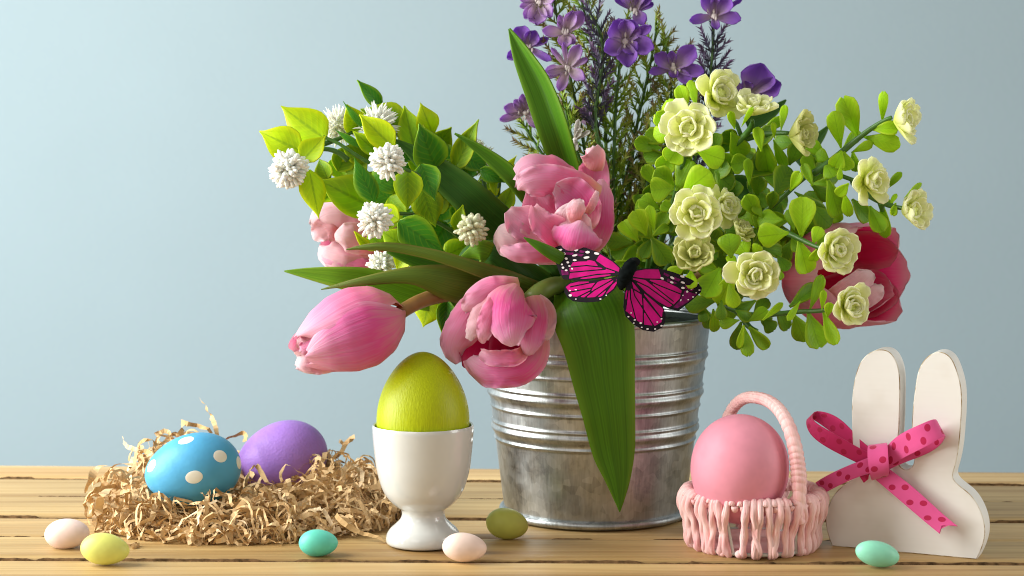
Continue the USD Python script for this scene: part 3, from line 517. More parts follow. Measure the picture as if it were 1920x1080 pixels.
def kring(r, z, n=121):
    t = np.linspace(0, 2 * np.pi, n); return np.stack([KC[0] + r * np.cos(t), KC[1] + r * np.sin(t), np.full(n, z)], 1)
part(bask, 'wire_rim', tube(kring(RK, ZK), .0011, 8), m_wire); part(bask, 'wire_base', tube(kring(RKb, .0022), .0010, 8), m_wire)
for a in (-122, -60, -20, 40, 100, 150, 200):
    a = math.radians(a); part(bask, 'wire_upright', tube([KC + [RK * math.cos(a), RK * math.sin(a), ZK], KC + [RKb * math.cos(a + .12), RKb * math.sin(a + .12), .002]], .0008, 6, 4), m_wire)
rk = np.random.RandomState(11)
def twist(k, ph, amp=.22): return lambda s, th: 1 + amp * np.cos(2 * th + ph + s * k)
floor = trimesh.creation.cylinder(radius=RKb - .001, height=.0016, sections=60); part(bask, 'base', (floor.vertices + KC + [0, 0, .0016], floor.faces), m_rope, smooth=40)
NS = 25; ang0 = -math.pi / 2
for i in range(NS):
    a = 2 * math.pi * i / NS + rk.uniform(-.03, .03)
    for s in (-1, 1):
        if i % 7 == 3 and s == 1: continue
        a1 = a + s * .045 + rk.uniform(-.02, .02); a2 = a + s * rk.uniform(.02, .19) + rk.uniform(-.05, .05)
        mk = lambda an, r, z: KC + [r * math.cos(an), r * math.sin(an), z]
        r0 = .00185 * rk.uniform(.85, 1.2)
        pts = [mk(a1, RK - .0022, ZK - .0005), mk(a1, RK - .0004, ZK + .0022), mk(a1, RK + .0019, ZK), mk(a1 * .7 + a2 * .3, RK + .0010, ZK * .66), mk(a2 * .7 + a1 * .3, RKb + .0022, ZK * .33), mk(a2, RKb + .0018, .0030), mk(a2, RKb - .001, .0013)]
        part(bask, 'rope_strand', tube(pts, r0, 12, 72, twist(20 * rk.choice([-1, 1]), rk.uniform(0, 6), .17)), m_rope)
gaps = [(-1.78, -1.72), (-1.36, -1.22)]
for k in range(54):                                        # the wraps over the rim, a few left bare over the wire
    a = 2 * math.pi * k / 54 - math.pi
    if any(g0 < a < g1 for g0, g1 in [(-2.17, -2.02), (-1.64, -1.52)]): continue
    c = KC + [RK * math.cos(a), RK * math.sin(a), ZK]; e = np.array([math.cos(a), math.sin(a), 0]); t = np.linspace(0, 2 * np.pi, 15); tg = np.array([-math.sin(a), math.cos(a), 0])
    pts = c + (np.cos(t)[:, None] * e + np.sin(t)[:, None] * [0, 0, 1]) * .0019 + tg * (t / 6.28 - .5)[:, None] * .0018
    part(bask, 'rim_wrap', tube(pts, .0016 * rk.uniform(.85, 1.15), 10), m_rope)
for k in range(46):
    a = 2 * math.pi * k / 46; a += rk.uniform(-.02, .02); c = KC + [(RKb + .001) * math.cos(a), (RKb + .001) * math.sin(a), .0024]
    part(bask, 'base_wrap', ell(c, (.0022, .0022, .0021), 2), m_rope) if k % 2 == 0 else None
E1 = KC + [.0188, -.0290, ZK - .001]; E2 = KC + [-.0135, .0310, ZK - .001]; mid = (E1 + E2) / 2
tt = np.linspace(math.pi, 0, 130); ce_, se_ = np.sign(np.cos(tt)) * np.abs(np.cos(tt)) ** .82, np.abs(np.sin(tt)) ** .82
hp = mid + (E1 - E2) / 2 * ce_[:, None] * [[1, 1, 0]] + np.array([0, 0, 1.]) * (se_ * .0492)[:, None]
hp = np.vstack([hp[:1] + [[0, 0, -.006]], hp, hp[-1:] + [[.0, -.0006, -.004]], hp[-1:] + [[.0004, -.0006, -.008]]])
def wrapb(s, th):
    ph = s * 44 + .9 * np.sin(th) / 2 + .5 * math.sin(s * 31); fr = np.mod(ph, 1.0); return 1.0 + .20 * np.sqrt(np.abs(np.sin(np.pi * fr))) - .10
part(bask, 'handle', tube(hp, [.0031, .0031, .0029, .0028, .0030, .0033, .0037, .0024], 18, 420, wrapb), m_rope)

# ------------------------------------------------------------------ tulips
def tulip_petals(parent, base, tip, petals, prof, Rr, mat, seed=0, face=None):
    ax = tip - base; L = np.linalg.norm(ax); ax = ax / L
    e1 = nrm((CAM - base) - ax * np.dot(CAM - base, ax)); e2 = np.cross(ax, e1)
    pv_, pr = np.array(prof).T; nv, nu = 26, 17
    for i, (phi, hw, rs, ls, curl, mt) in enumerate(petals):
        v = np.linspace(0, 1, nv)[:, None]; u = np.linspace(-1, 1, nu)[None]
        wv = np.interp(v, [0, .12, .35, .6, .8, .91, .97, 1], [.30, .62, .95, 1, .93, .76, .54, .34])
        ph = math.radians(phi) + math.radians(hw) * wv * u
        r = Rr * rs * np.interp(v, pv_, pr) * (1 - .05 * np.abs(u) ** 2)
        nz = meshkit.fbm(np.stack([u * 1.6 + 0 * v + 9 * i, v * 2.6 + 0 * u, 0 * u * v + seed], -1) + 3.1, 3, seed + i) - .5
        r = r + Rr * (nz * .22 * (v ** 1.2) + curl * np.clip((v - .7) / .3, 0, 1) ** 2) - Rr * .03 * np.exp(-(u / .12) ** 2) * np.sin(np.pi * v)
        z = L * ls * (v - .05 * (u ** 2) * v ** 2 + -.06 * nz * v ** 3 + .012 * np.sin(u * 7 + i * 2 + seed) * v ** 4)
        g = base + ax * z[..., None] + r[..., None] * (np.cos(ph)[..., None] * e1 + np.sin(ph)[..., None] * e2)
        uv = np.stack([np.tile((u + 1) / 2 * .998 + .001, (nv, 1)), np.tile(v, (1, nu))], -1)
        part(parent, 'petal', solid(g, uv, .0003, True), mt or mat)
SHUT = [(0, .12), (.08, .52), (.22, .86), (.42, 1.0), (.62, .96), (.8, .78), (.92, .56), (1, .40)]
OPEN = [(0, .12), (.08, .45), (.25, .80), (.5, 1.0), (.75, 1.02), (1, .92)]
root = lambda px, py, d: P(px, py, d)
def stem(parent, pts, r, mat=None): part(parent, 'stem', tube([P(*p) for p in pts], r, 10, 30), mat or m_stem)
def sleaf(parent, spec, d, mat, **kw): part(parent, 'leaf', strap(spec, d, **kw), mat)

def mpet(t, spec, d, mat, cup=.35, roll=0, ruff=.35, seed=1, nv=26, nu=17, hint=None):
    part(t, 'petal', blade([P(a[0], a[1], d + a[3] / 1000) for a in spec], [a[2] * S(d) for a in spec], cup=cup, roll=roll, nv=nv, nu=nu, thick=.00025, ruff=ruff, seed=seed, inside=True, wave=.09, hint=hint), mat)
# near left tulip, closed and nodding
t1 = thing('tulip', 'closed pink tulip nodding to the left above the blue egg, lowest of the left flowers', 'tulip', P(755, 590, .90))
tulip_petals(t1, P(757, 582, .905), P(556, 662, .885), [(95, 62, .90, .93, 0, None), (-120, 62, .92, .95, 0, None), (180, 62, .93, .92, 0, None), (-78, 60, .97, .96, .0, m_tulip_mag), (62, 64, 1.0, .97, .03, m_tulip_rose), (-22, 58, 1.04, .98, .02, m_tulip_mag), (120, 50, 1.02, .95, .02, m_tulip_rose)], SHUT, 80 * S(.9), m_tulip_rose, 3)
for q in [([(650, 640, 50, 4), (600, 645, 80, 2), (570, 652, 66, 2), (552, 662, 26, 2)], m_tulip_rose, .2, 0, .5, 71), ([(640, 612, 40, 0), (598, 628, 56, -4), (570, 640, 46, -4), (555, 652, 16, 0)], m_tulip_pale, -.4, 0, .5, 72), ([(640, 672, 40, 0), (600, 676, 52, -6), (574, 678, 44, -6), (556, 674, 16, -2)], m_tulip_pale, -.4, 0, .5, 73), ([(620, 645, 30, 0), (590, 652, 40, -6), (570, 658, 34, -6), (560, 664, 10, -4)], m_tulip_rose, -.4, 0, .5, 74)]:
    mpet(t1, q[0], .893, q[1], q[2], q[3], q[4], q[5])
stem(t1, [(748, 588, .905), (775, 571, .91), (830, 553, .92), (930, 553, .935), (1040, 590, .97), (1080, 640, .985)], [.0036, .0040, .0034, .003, .003], m_stem_brown)
sleaf(t1, [(860, 575, 34, .02), (780, 553, 52, .012), (700, 531, 54, .006), (620, 518, 36, 0), (533, 508, 2, 0)], .925, m_strap_light, fold=.12, roll=12)
sleaf(t1, [(1010, 575, 52, .05), (930, 550, 80, .018), (850, 533, 70, .0), (770, 517, 34, -.006), (690, 526, 19, -.006), (602, 543, 2, 0)], .912, m_strap_olive, cup=-.3, roll=-10)
# far left tulip
t2 = thing('tulip', 'pale pink tulip half hidden behind the left spray of white pompom flowers', 'tulip', P(740, 470, .99))
for q in [([(730, 455, 60, 8), (670, 445, 110, 10), (625, 442, 96, 8), (600, 440, 40, 4)], m_tulip_rose, .3, 0, .3, 61), ([(735, 450, 40, 4), (680, 412, 66, -4), (630, 402, 66, -6), (600, 412, 46, -4), (588, 430, 14, 0)], m_tulip_pale, -.38, 0, .2, 62), ([(735, 476, 40, 4), (680, 484, 56, -4), (635, 480, 58, -6), (608, 470, 42, -3), (600, 460, 12, 0)], m_tulip_pale, -.38, 0, .2, 63),
          ([(720, 460, 40, 0), (675, 448, 60, -9), (645, 444, 52, -12), (628, 446, 16, -10)], m_tulip_pale, -.3, 0, .2, 64), ([(730, 490, 20, 0), (680, 495, 24, -5), (630, 492, 26, -6), (604, 482, 10, -3)], m_tulip_rose, -.4, 0, .3, 65), ([(650, 430, 40, 0), (615, 428, 50, -6), (596, 440, 34, -6), (590, 452, 10, -4)], m_tulip_pale, -.3, 0, .25, 66)]:
    mpet(t2, q[0], .985, q[1], q[2], q[3], q[4], q[5])
stem(t2, [(732, 470, 1.0), (800, 490, .995), (930, 530, .985), (1060, 640, .985)], .003)
sleaf(t2, [(1040, 560, 34, .04), (960, 528, 36, .012), (880, 500, 27, 0), (800, 476, 22, -.003), (715, 463, 17, -.003), (649, 468, 2, 0)], .905, m_strap_olive, fold=-.35, roll=-15)
sleaf(t2, [(1000, 545, 30, .03), (900, 517, 42, .012), (820, 497, 44, .006), (765, 482, 26, .002), (725, 472, 2, 0)], .922, m_strap, roll=25)
sleaf(t2, [(1000, 470, 60, .03), (930, 415, 72, .01), (870, 360, 66, .0), (810, 312, 46, 0), (742, 262, 2, 0)], .950, m_strap_dark, fold=.15, roll=-12)
# bottom centre tulip, nodding towards the viewer
t3 = thing('tulip', 'open pink tulip hanging over the bucket rim above the lime egg', 'tulip', P(1000, 570, .90))
for q in [([(960, 560, 80, 14), (930, 610, 150, 22), (905, 660, 150, 20), (893, 690, 60, 10)], m_inner, .5, 0, .2, 31), ([(985, 570, 50, 10), (965, 630, 90, 18), (945, 680, 70, 14), (935, 700, 20, 8)], m_inner, .4, 0, .2, 32),
          ([(1000, 566, 40, 12), (1018, 592, 52, 10), (1019, 618, 44, 8), (1006, 640, 14, 8)], m_tulip_pale, -.4, 0, .3, 33), ([(960, 545, 40, 10), (905, 565, 66, 8), (868, 610, 74, 8), (848, 655, 52, 10), (858, 682, 14, 10)], m_tulip_rose, -.55, 10, .4, 34),
          ([(1010, 628, 40, 10), (1000, 664, 64, 4), (965, 690, 72, -2), (915, 694, 66, 0), (878, 672, 22, 6)], m_tulip_mag, -.5, 0, .45, 35), ([(985, 655, 16, 4), (958, 672, 32, -3), (925, 672, 30, -3), (900, 660, 10, 0)], m_tulip_rose, .4, 0, .6, 36),
          ([(975, 540, 40, 4), (925, 545, 56, 0), (893, 562, 50, 0), (868, 582, 14, 2)], m_tulip_rose, -.5, 0, .35, 37), ([(950, 545, 30, 4), (915, 572, 46, -2), (893, 606, 42, -2), (878, 636, 14, 0)], m_tulip_pale, -.4, 10, .3, 38),
          ([(955, 548, 30, 2), (925, 580, 40, -5), (910, 615, 34, -6), (906, 645, 10, -3)], m_tulip_rose, -.4, -8, .3, 39), ([(995, 555, 40, 4), (1002, 595, 58, 0), (998, 635, 52, -2), (988, 667, 16, 0)], m_tulip_mag, -.5, -10, .25, 40),
          ([(975, 536, 50, 2), (962, 560, 96, -6), (957, 592, 100, -10), (958, 622, 74, -10), (964, 648, 16, -8)], m_tulip_mag, -.5, 0, .25, 41)]:
    mpet(t3, q[0], .893, q[1], q[2], q[3], q[4], q[5])
stem(t3, [(994, 566, .912), (1020, 543, .915), (1055, 536, .93), (1090, 560, .96), (1110, 640, .98)], [.0052, .0044, .004, .0036])
sleaf(t3, [(1076, 500, 60, .05), (1084, 530, 105, .02), (1096, 560, 140, .003), (1113, 600, 150, -.002), (1124, 650, 137, -.001), (1131, 705, 122, .001), (1142, 780, 101, .004), (1151, 850, 82, .007), (1159, 905, 46, .008), (1162, 960, 2, .009)], .903, m_strap, cup=-.12, fold=-.08, nv=40, nu=13, wave=.03, seed=4)
# top centre tulip: large, loose, ruffled
t4 = thing('tulip', 'large ruffled pink tulip in the middle of the bouquet above the butterfly', 'tulip', P(1085, 470, .915))
def pet(spec, d, mat, cup=.35, roll=0, ruff=.35, seed=1, nv=26, nu=17): part(t4, 'petal', blade([P(a[0], a[1], d + a[3] / 1000) for a in spec], [a[2] * S(d) for a in spec], cup=cup, roll=roll, nv=nv, nu=nu, thick=.00025, ruff=ruff, seed=seed, inside=True, wave=.09), mat)
pet([(1085, 450, 30, 10), (1112, 400, 56, 12), (1114, 340, 58, 12), (1110, 300, 52, 8), (1100, 280, 14, 2)], .93, m_tulip_rose, .45, 0, .3, 2)
pet([(1108, 320, 40, 4), (1112, 298, 46, -1), (1106, 284, 34, -4), (1098, 279, 6, 0)], .926, m_tulip_pale, -.5, 0, .3, 22)
pet([(1100, 470, 40, 6), (1128, 420, 50, 4), (1130, 370, 46, 6), (1128, 335, 10, 8)], .915, m_tulip_mag, -.35, 10, .2, 3)
pet([(1085, 430, 40, 6), (1060, 370, 88, 8), (1030, 340, 84, 4), (1000, 330, 62, -4), (975, 345, 22, -8)], .922, m_tulip_rose, -.55, -15, .3, 5)
pet([(1125, 365, 34, 4), (1075, 348, 60, 0), (1025, 338, 62, -4), (985, 345, 50, -6), (970, 357, 14, -4)], .914, m_tulip_rose, -.45, 0, .4, 15)
pet([(1095, 430, 40, 4), (1085, 390, 86, 2), (1062, 362, 76, 0), (1040, 352, 20, -2)], .913, m_tulip_mag, .3, 0, .3, 6)
pet([(1080, 460, 40, 4), (1040, 420, 70, 2), (1010, 385, 66, 0), (1000, 352, 20, -2)], .917, m_tulip_rose, .3, 0, .3, 7)
pet([(1075, 470, 40, 4), (1020, 440, 76, 0), (975, 415, 66, -4), (952, 395, 18, -3)], .911, m_tulip_rose, .35, 10, .3, 8)
pet([(1060, 478, 36, 2), (1000, 462, 64, -2), (955, 445, 72, -4), (930, 432, 30, -2)], .907, m_tulip_pale, -.4, 5, .35, 9)
pet([(1075, 482, 20, 2), (1020, 474, 40, -5), (975, 474, 38, -7), (938, 466, 12, -4)], .904, m_tulip_rose, -.4, 0, .3, 10)
pet([(1070, 470, 34, 0), (1040, 440, 60, -4), (1010, 410, 44, -6), (1000, 388, 10, -4)], .906, m_tulip_rose, .45, 15, .3, 11)
pet([(1090, 475, 40, 0), (1075, 440, 74, -4), (1072, 410, 70, -6), (1078, 384, 24, -6)], .904, m_tulip_pale, -.4, 0, .3, 12)
pet([(1075, 486, 50, 0), (1078, 462, 98, -6), (1084, 436, 92, -8), (1092, 414, 34, -5)], .900, m_tulip_mag, -.55, 0, .25, 13)
pet([(1100, 400, 10, -6), (1112, 380, 16, -8), (1120, 358, 6, -6)], .905, m_tulip_pale, .2, 20, .2, 14)
pet([(1085, 415, 26, -4), (1080, 395, 36, -9), (1086, 380, 26, -10), (1090, 374, 6, -9)], .902, m_tulip_pale, -.4, 0, .2, 16)
stem(t4, [(1070, 470, .918), (1090, 520, .94), (1110, 640, .98)], .0038)
sleaf(t4, [(1095, 400, 40, .02), (1062, 300, 56, .006), (1036, 220, 62, 0), (1013, 160, 57, 0), (983, 105, 38, 0), (954, 54, 2, 0)], .955, m_strap, fold=.6, roll=-24, nu=11)
sleaf(t4, [(1060, 440, 30, .02), (1000, 378, 34, .006), (955, 325, 33, .0), (905, 284, 20, 0), (852, 251, 2, 0)], .945, m_strap, fold=.35, roll=-20)
sleaf(t4, [(1062, 490, 24, .004), (1040, 478, 24, 0), (1010, 461, 17, -.003), (982, 445, 2, -.003)], .893, m_strap, fold=-.2)
sleaf(t4, [(1075, 580, 66, .04), (1020, 540, 66, .014), (968, 505, 62, 0), (925, 472, 52, -.004), (892, 470, 42, 0), (858, 484, 4, .004)], .925, m_strap_dark, cup=-.5, roll=10)
sleaf(t4, [(920, 476, 40, 0), (900, 470, 42, -.002), (880, 476, 20, 0), (862, 484, 3, 0)], .915, m_strap_light, cup=-.3)
sleaf(t4, [(1110, 600, 60, .03), (1080, 540, 70, .01), (1050, 500, 60, 0), (1010, 470, 40, 0)], .945, m_strap_dark, cup=-.3)
# right tulip, open cup
t5 = thing('tulip', 'open crimson tulip at the right edge behind the cream rosette flowers', 'tulip', P(1490, 505, .99))
tulip_petals(t5, P(1486, 520, .985), P(1655, 514, .945), [(180, 64, 1.0, 1.0, .03, None), (118, 58, 1.0, 1.02, .04, None), (-118, 58, 1.0, 1.02, .04, None), (150, 40, .86, .9, 0, None), (-60, 56, 1.03, .86, .0, m_tulip_rose2), (62, 56, 1.03, .84, .03, None), (4, 40, 1.05, .62, -.05, m_tulip_rose2)], OPEN, 97 * S(.965), m_tulip_red, 34)
for q in [([(1555, 560, 34, 0), (1592, 543, 46, -8), (1620, 524, 46, -10), (1636, 510, 14, -9)], m_tulip_pale, -.4, 0, .4, 56), ([(1582, 575, 30, 0), (1620, 560, 40, -8), (1644, 545, 36, -10), (1656, 536, 10, -9)], m_tulip_pale, -.4, 0, .4, 57)]:
    mpet(t5, q[0], .942, q[1], q[2], q[3], q[4], q[5])
stem(t5, [(1488, 512, .985), (1430, 500, .985), (1330, 510, .99), (1200, 620, .99)], .0034, m_stem_brown)
for sp in ([(1400, 235, 30, 0), (1440, 214, 24, 0), (1474, 187, 2, 0)], [(1490, 300, 30, 0), (1528, 266, 22, 0), (1554, 235, 2, 0)], [(1430, 420, 60, 0), (1380, 350, 44, 0), (1335, 352, 8, 0)], [(1150, 470, 30, 0), (1195, 400, 16, 0), (1225, 362, 2, 0)]):
    sleaf(t5, sp, 1.01, m_strap_dark, fold=.3, nv=16)

# ------------------------------------------------------------------ left spray: white pompom flowers and pointed leaves
sp1 = thing('pompom_spray', 'left spray of pointed yellow green leaves with white pompom flowers', 'flower spray', P(1040, 600, .98))
Y, Mm, D, O = m_leafY, m_leafM, m_leafD, m_leafO
LS = [(611, 262, 526, 198, 76, .945, Y), (566, 284, 486, 246, 66, .94, Y), (566, 302, 610, 254, 44, .93, Y), (580, 318, 598, 410, 50, .93, Y), (614, 334, 598, 298, 34, .95, O), (704, 392, 596, 336, 78, .94, Mm), (702, 380, 664, 295, 44, .925, D), (765, 318, 764, 394, 54, .92, Mm), (790, 308, 816, 376, 52, .925, D), (792, 356, 817, 426, 62, .93, O),
      (748, 415, 834, 474, 64, .92, D), (748, 412, 706, 384, 38, .92, Y), (758, 462, 714, 432, 48, .935, Mm), (695, 468, 664, 434, 16, .93, Y), (856, 432, 868, 384, 26, .925, Mm), (832, 482, 888, 452, 46, .935, Mm), (756, 246, 676, 204, 66, .965, O), (716, 200, 670, 150, 28, .97, D), (680, 240, 643, 190, 15, .95, D), (674, 246, 650, 196, 46, .96, Y),
      (738, 278, 674, 214, 50, .94, Y), (676, 276, 628, 243, 15, .945, D), (708, 286, 662, 246, 30, .95, Mm), (778, 284, 758, 198, 52, .955, Mm), (812, 254, 788, 192, 46, .965, Y), (816, 316, 786, 232, 66, .95, D), (852, 318, 897, 224, 40, .955, O), (938, 334, 969, 291, 20, .96, Y), (930, 366, 923, 308, 18, .965, Y), (940, 400, 962, 346, 32, .965, Mm),
      (806, 560, 793, 614, 56, .94, Y), (838, 562, 830, 630, 34, .93, D), (765, 470, 744, 510, 36, .94, Y), (690, 300, 640, 275, 40, .96, O), (650, 325, 690, 290, 52, .965, O), (745, 300, 700, 285, 60, .955, D), (700, 350, 750, 330, 56, .96, D), (800, 400, 830, 340, 60, .965, O), (640, 350, 600, 380, 44, .965, Mm), (690, 440, 730, 470, 50, .96, Mm), (840, 420, 800, 470, 60, .965, D), (620, 300, 655, 345, 40, .97, Mm), (730, 270, 780, 300, 60, .965, D), (880, 400, 850, 340, 40, .97, O), (860, 300, 830, 350, 56, .975, D), (900, 430, 930, 380, 50, .975, D), (795, 515, 770, 480, 34, .96, O), (860, 560, 850, 600, 34, .96, D)]
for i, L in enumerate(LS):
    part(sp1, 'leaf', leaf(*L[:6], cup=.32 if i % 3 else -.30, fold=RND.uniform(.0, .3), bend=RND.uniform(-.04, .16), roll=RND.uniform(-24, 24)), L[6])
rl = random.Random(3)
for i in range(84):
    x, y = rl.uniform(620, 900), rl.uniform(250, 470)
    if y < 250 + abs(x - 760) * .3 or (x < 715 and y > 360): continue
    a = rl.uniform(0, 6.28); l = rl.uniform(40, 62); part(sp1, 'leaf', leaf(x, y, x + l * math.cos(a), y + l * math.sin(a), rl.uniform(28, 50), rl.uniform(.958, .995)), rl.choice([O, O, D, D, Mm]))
for st in ([(1060, 620, .985), (930, 480, .965), (800, 340, .955), (690, 305, .945), (622, 262, .945), (606, 256, .945)], [(652, 300, .945), (615, 280, .94), (560, 300, .935)], [(600, 272, .945), (640, 258, .95), (660, 248, .955)], [(1050, 620, .985), (880, 460, .955), (760, 400, .93), (705, 410, .92)], [(800, 340, .955), (765, 320, .92), (730, 305, .92)], [(930, 480, .965), (905, 330, .98), (890, 260, .985)], [(820, 360, .96), (770, 270, .96), (720, 230, .965)], [(1050, 630, .985), (900, 570, .95), (815, 565, .94)], [(880, 470, .95), (882, 432, .915)], [(930, 400, .97), (937, 340, .965)]):
    part(sp1, 'stem', tube([P(*p) for p in st], [.0016, .0012, .0009], 7, 20), m_wstem)
def pompom(px, py, r, d, mat, n=95, face=(0, -1, .15), wl=.17, spread=1.0, seed=0, cone=False):
    R = np.random.RandomState(seed + int(px)); c = P(px, py, d); rr = r * S(d); face = nrm(face); ms = [ell(c, (rr * .42,) * 3, 2)]
    k = np.arange(n) + .5; ph = np.arccos(1 - 1.62 * spread * k / n); th = np.pi * (1 + 5 ** .5) * k; B = basis_z(face, (.2, .1, 1))
    dirs = (np.stack([np.cos(th) * np.sin(ph), np.sin(th) * np.sin(ph), np.cos(ph)], 1)) @ B.T
    base = trimesh.creation.icosphere(subdivisions=1)
    for i in range(n):
        l = rr * R.uniform(.80, 1.08); z = nrm(dirs[i] + R.normal(size=3) * .11); Bz = basis_z(z, (.3, .2, .9)); v = base.vertices.copy()
        if cone: v[:, :2] *= (1 - .45 * np.clip(v[:, 2:3], -1, 1))
        else: v[:, :2] *= (1 + .30 * v[:, 2:3])
        v = v * [rr * wl * .55, rr * wl * .8, l * .36]; v[:, 2] += l * .64; ms.append((v @ Bz.T + c, base.faces))
    part(sp1, 'flower_head', join(ms), mat)
pompom(541, 318, 40, .925, m_pom, 120, (-.25, -1, .2)); pompom(727, 303, 37, .905, m_pom, 105, (0, -1, .1)); pompom(702, 412, 37, .905, m_pom, 100, (-.2, -1, .25)); pompom(884, 430, 33, .908, m_pomB, 62, (.1, -1, .1), wl=.22)
pompom(634, 236, 40, .965, m_pom, 150, (-.2, -.5, .8), .10, 1.2, cone=True); pompom(708, 236, 46, .955, m_pom, 150, (.35, -.45, .9), .10, .9, cone=True); pompom(716, 496, 30, .955, m_pom, 80, (-.5, -.8, .4)); pompom(816, 566, 27, .945, m_pom, 70, (0, -.7, -.6))
for k in range(5): pompom(918 - k * 8, 322 - k * 15, [26, 30, 27, 20, 12][k], .985, m_pomG, 60, (-.5, -.6, .75), .11, .9, 5 + k, cone=True)

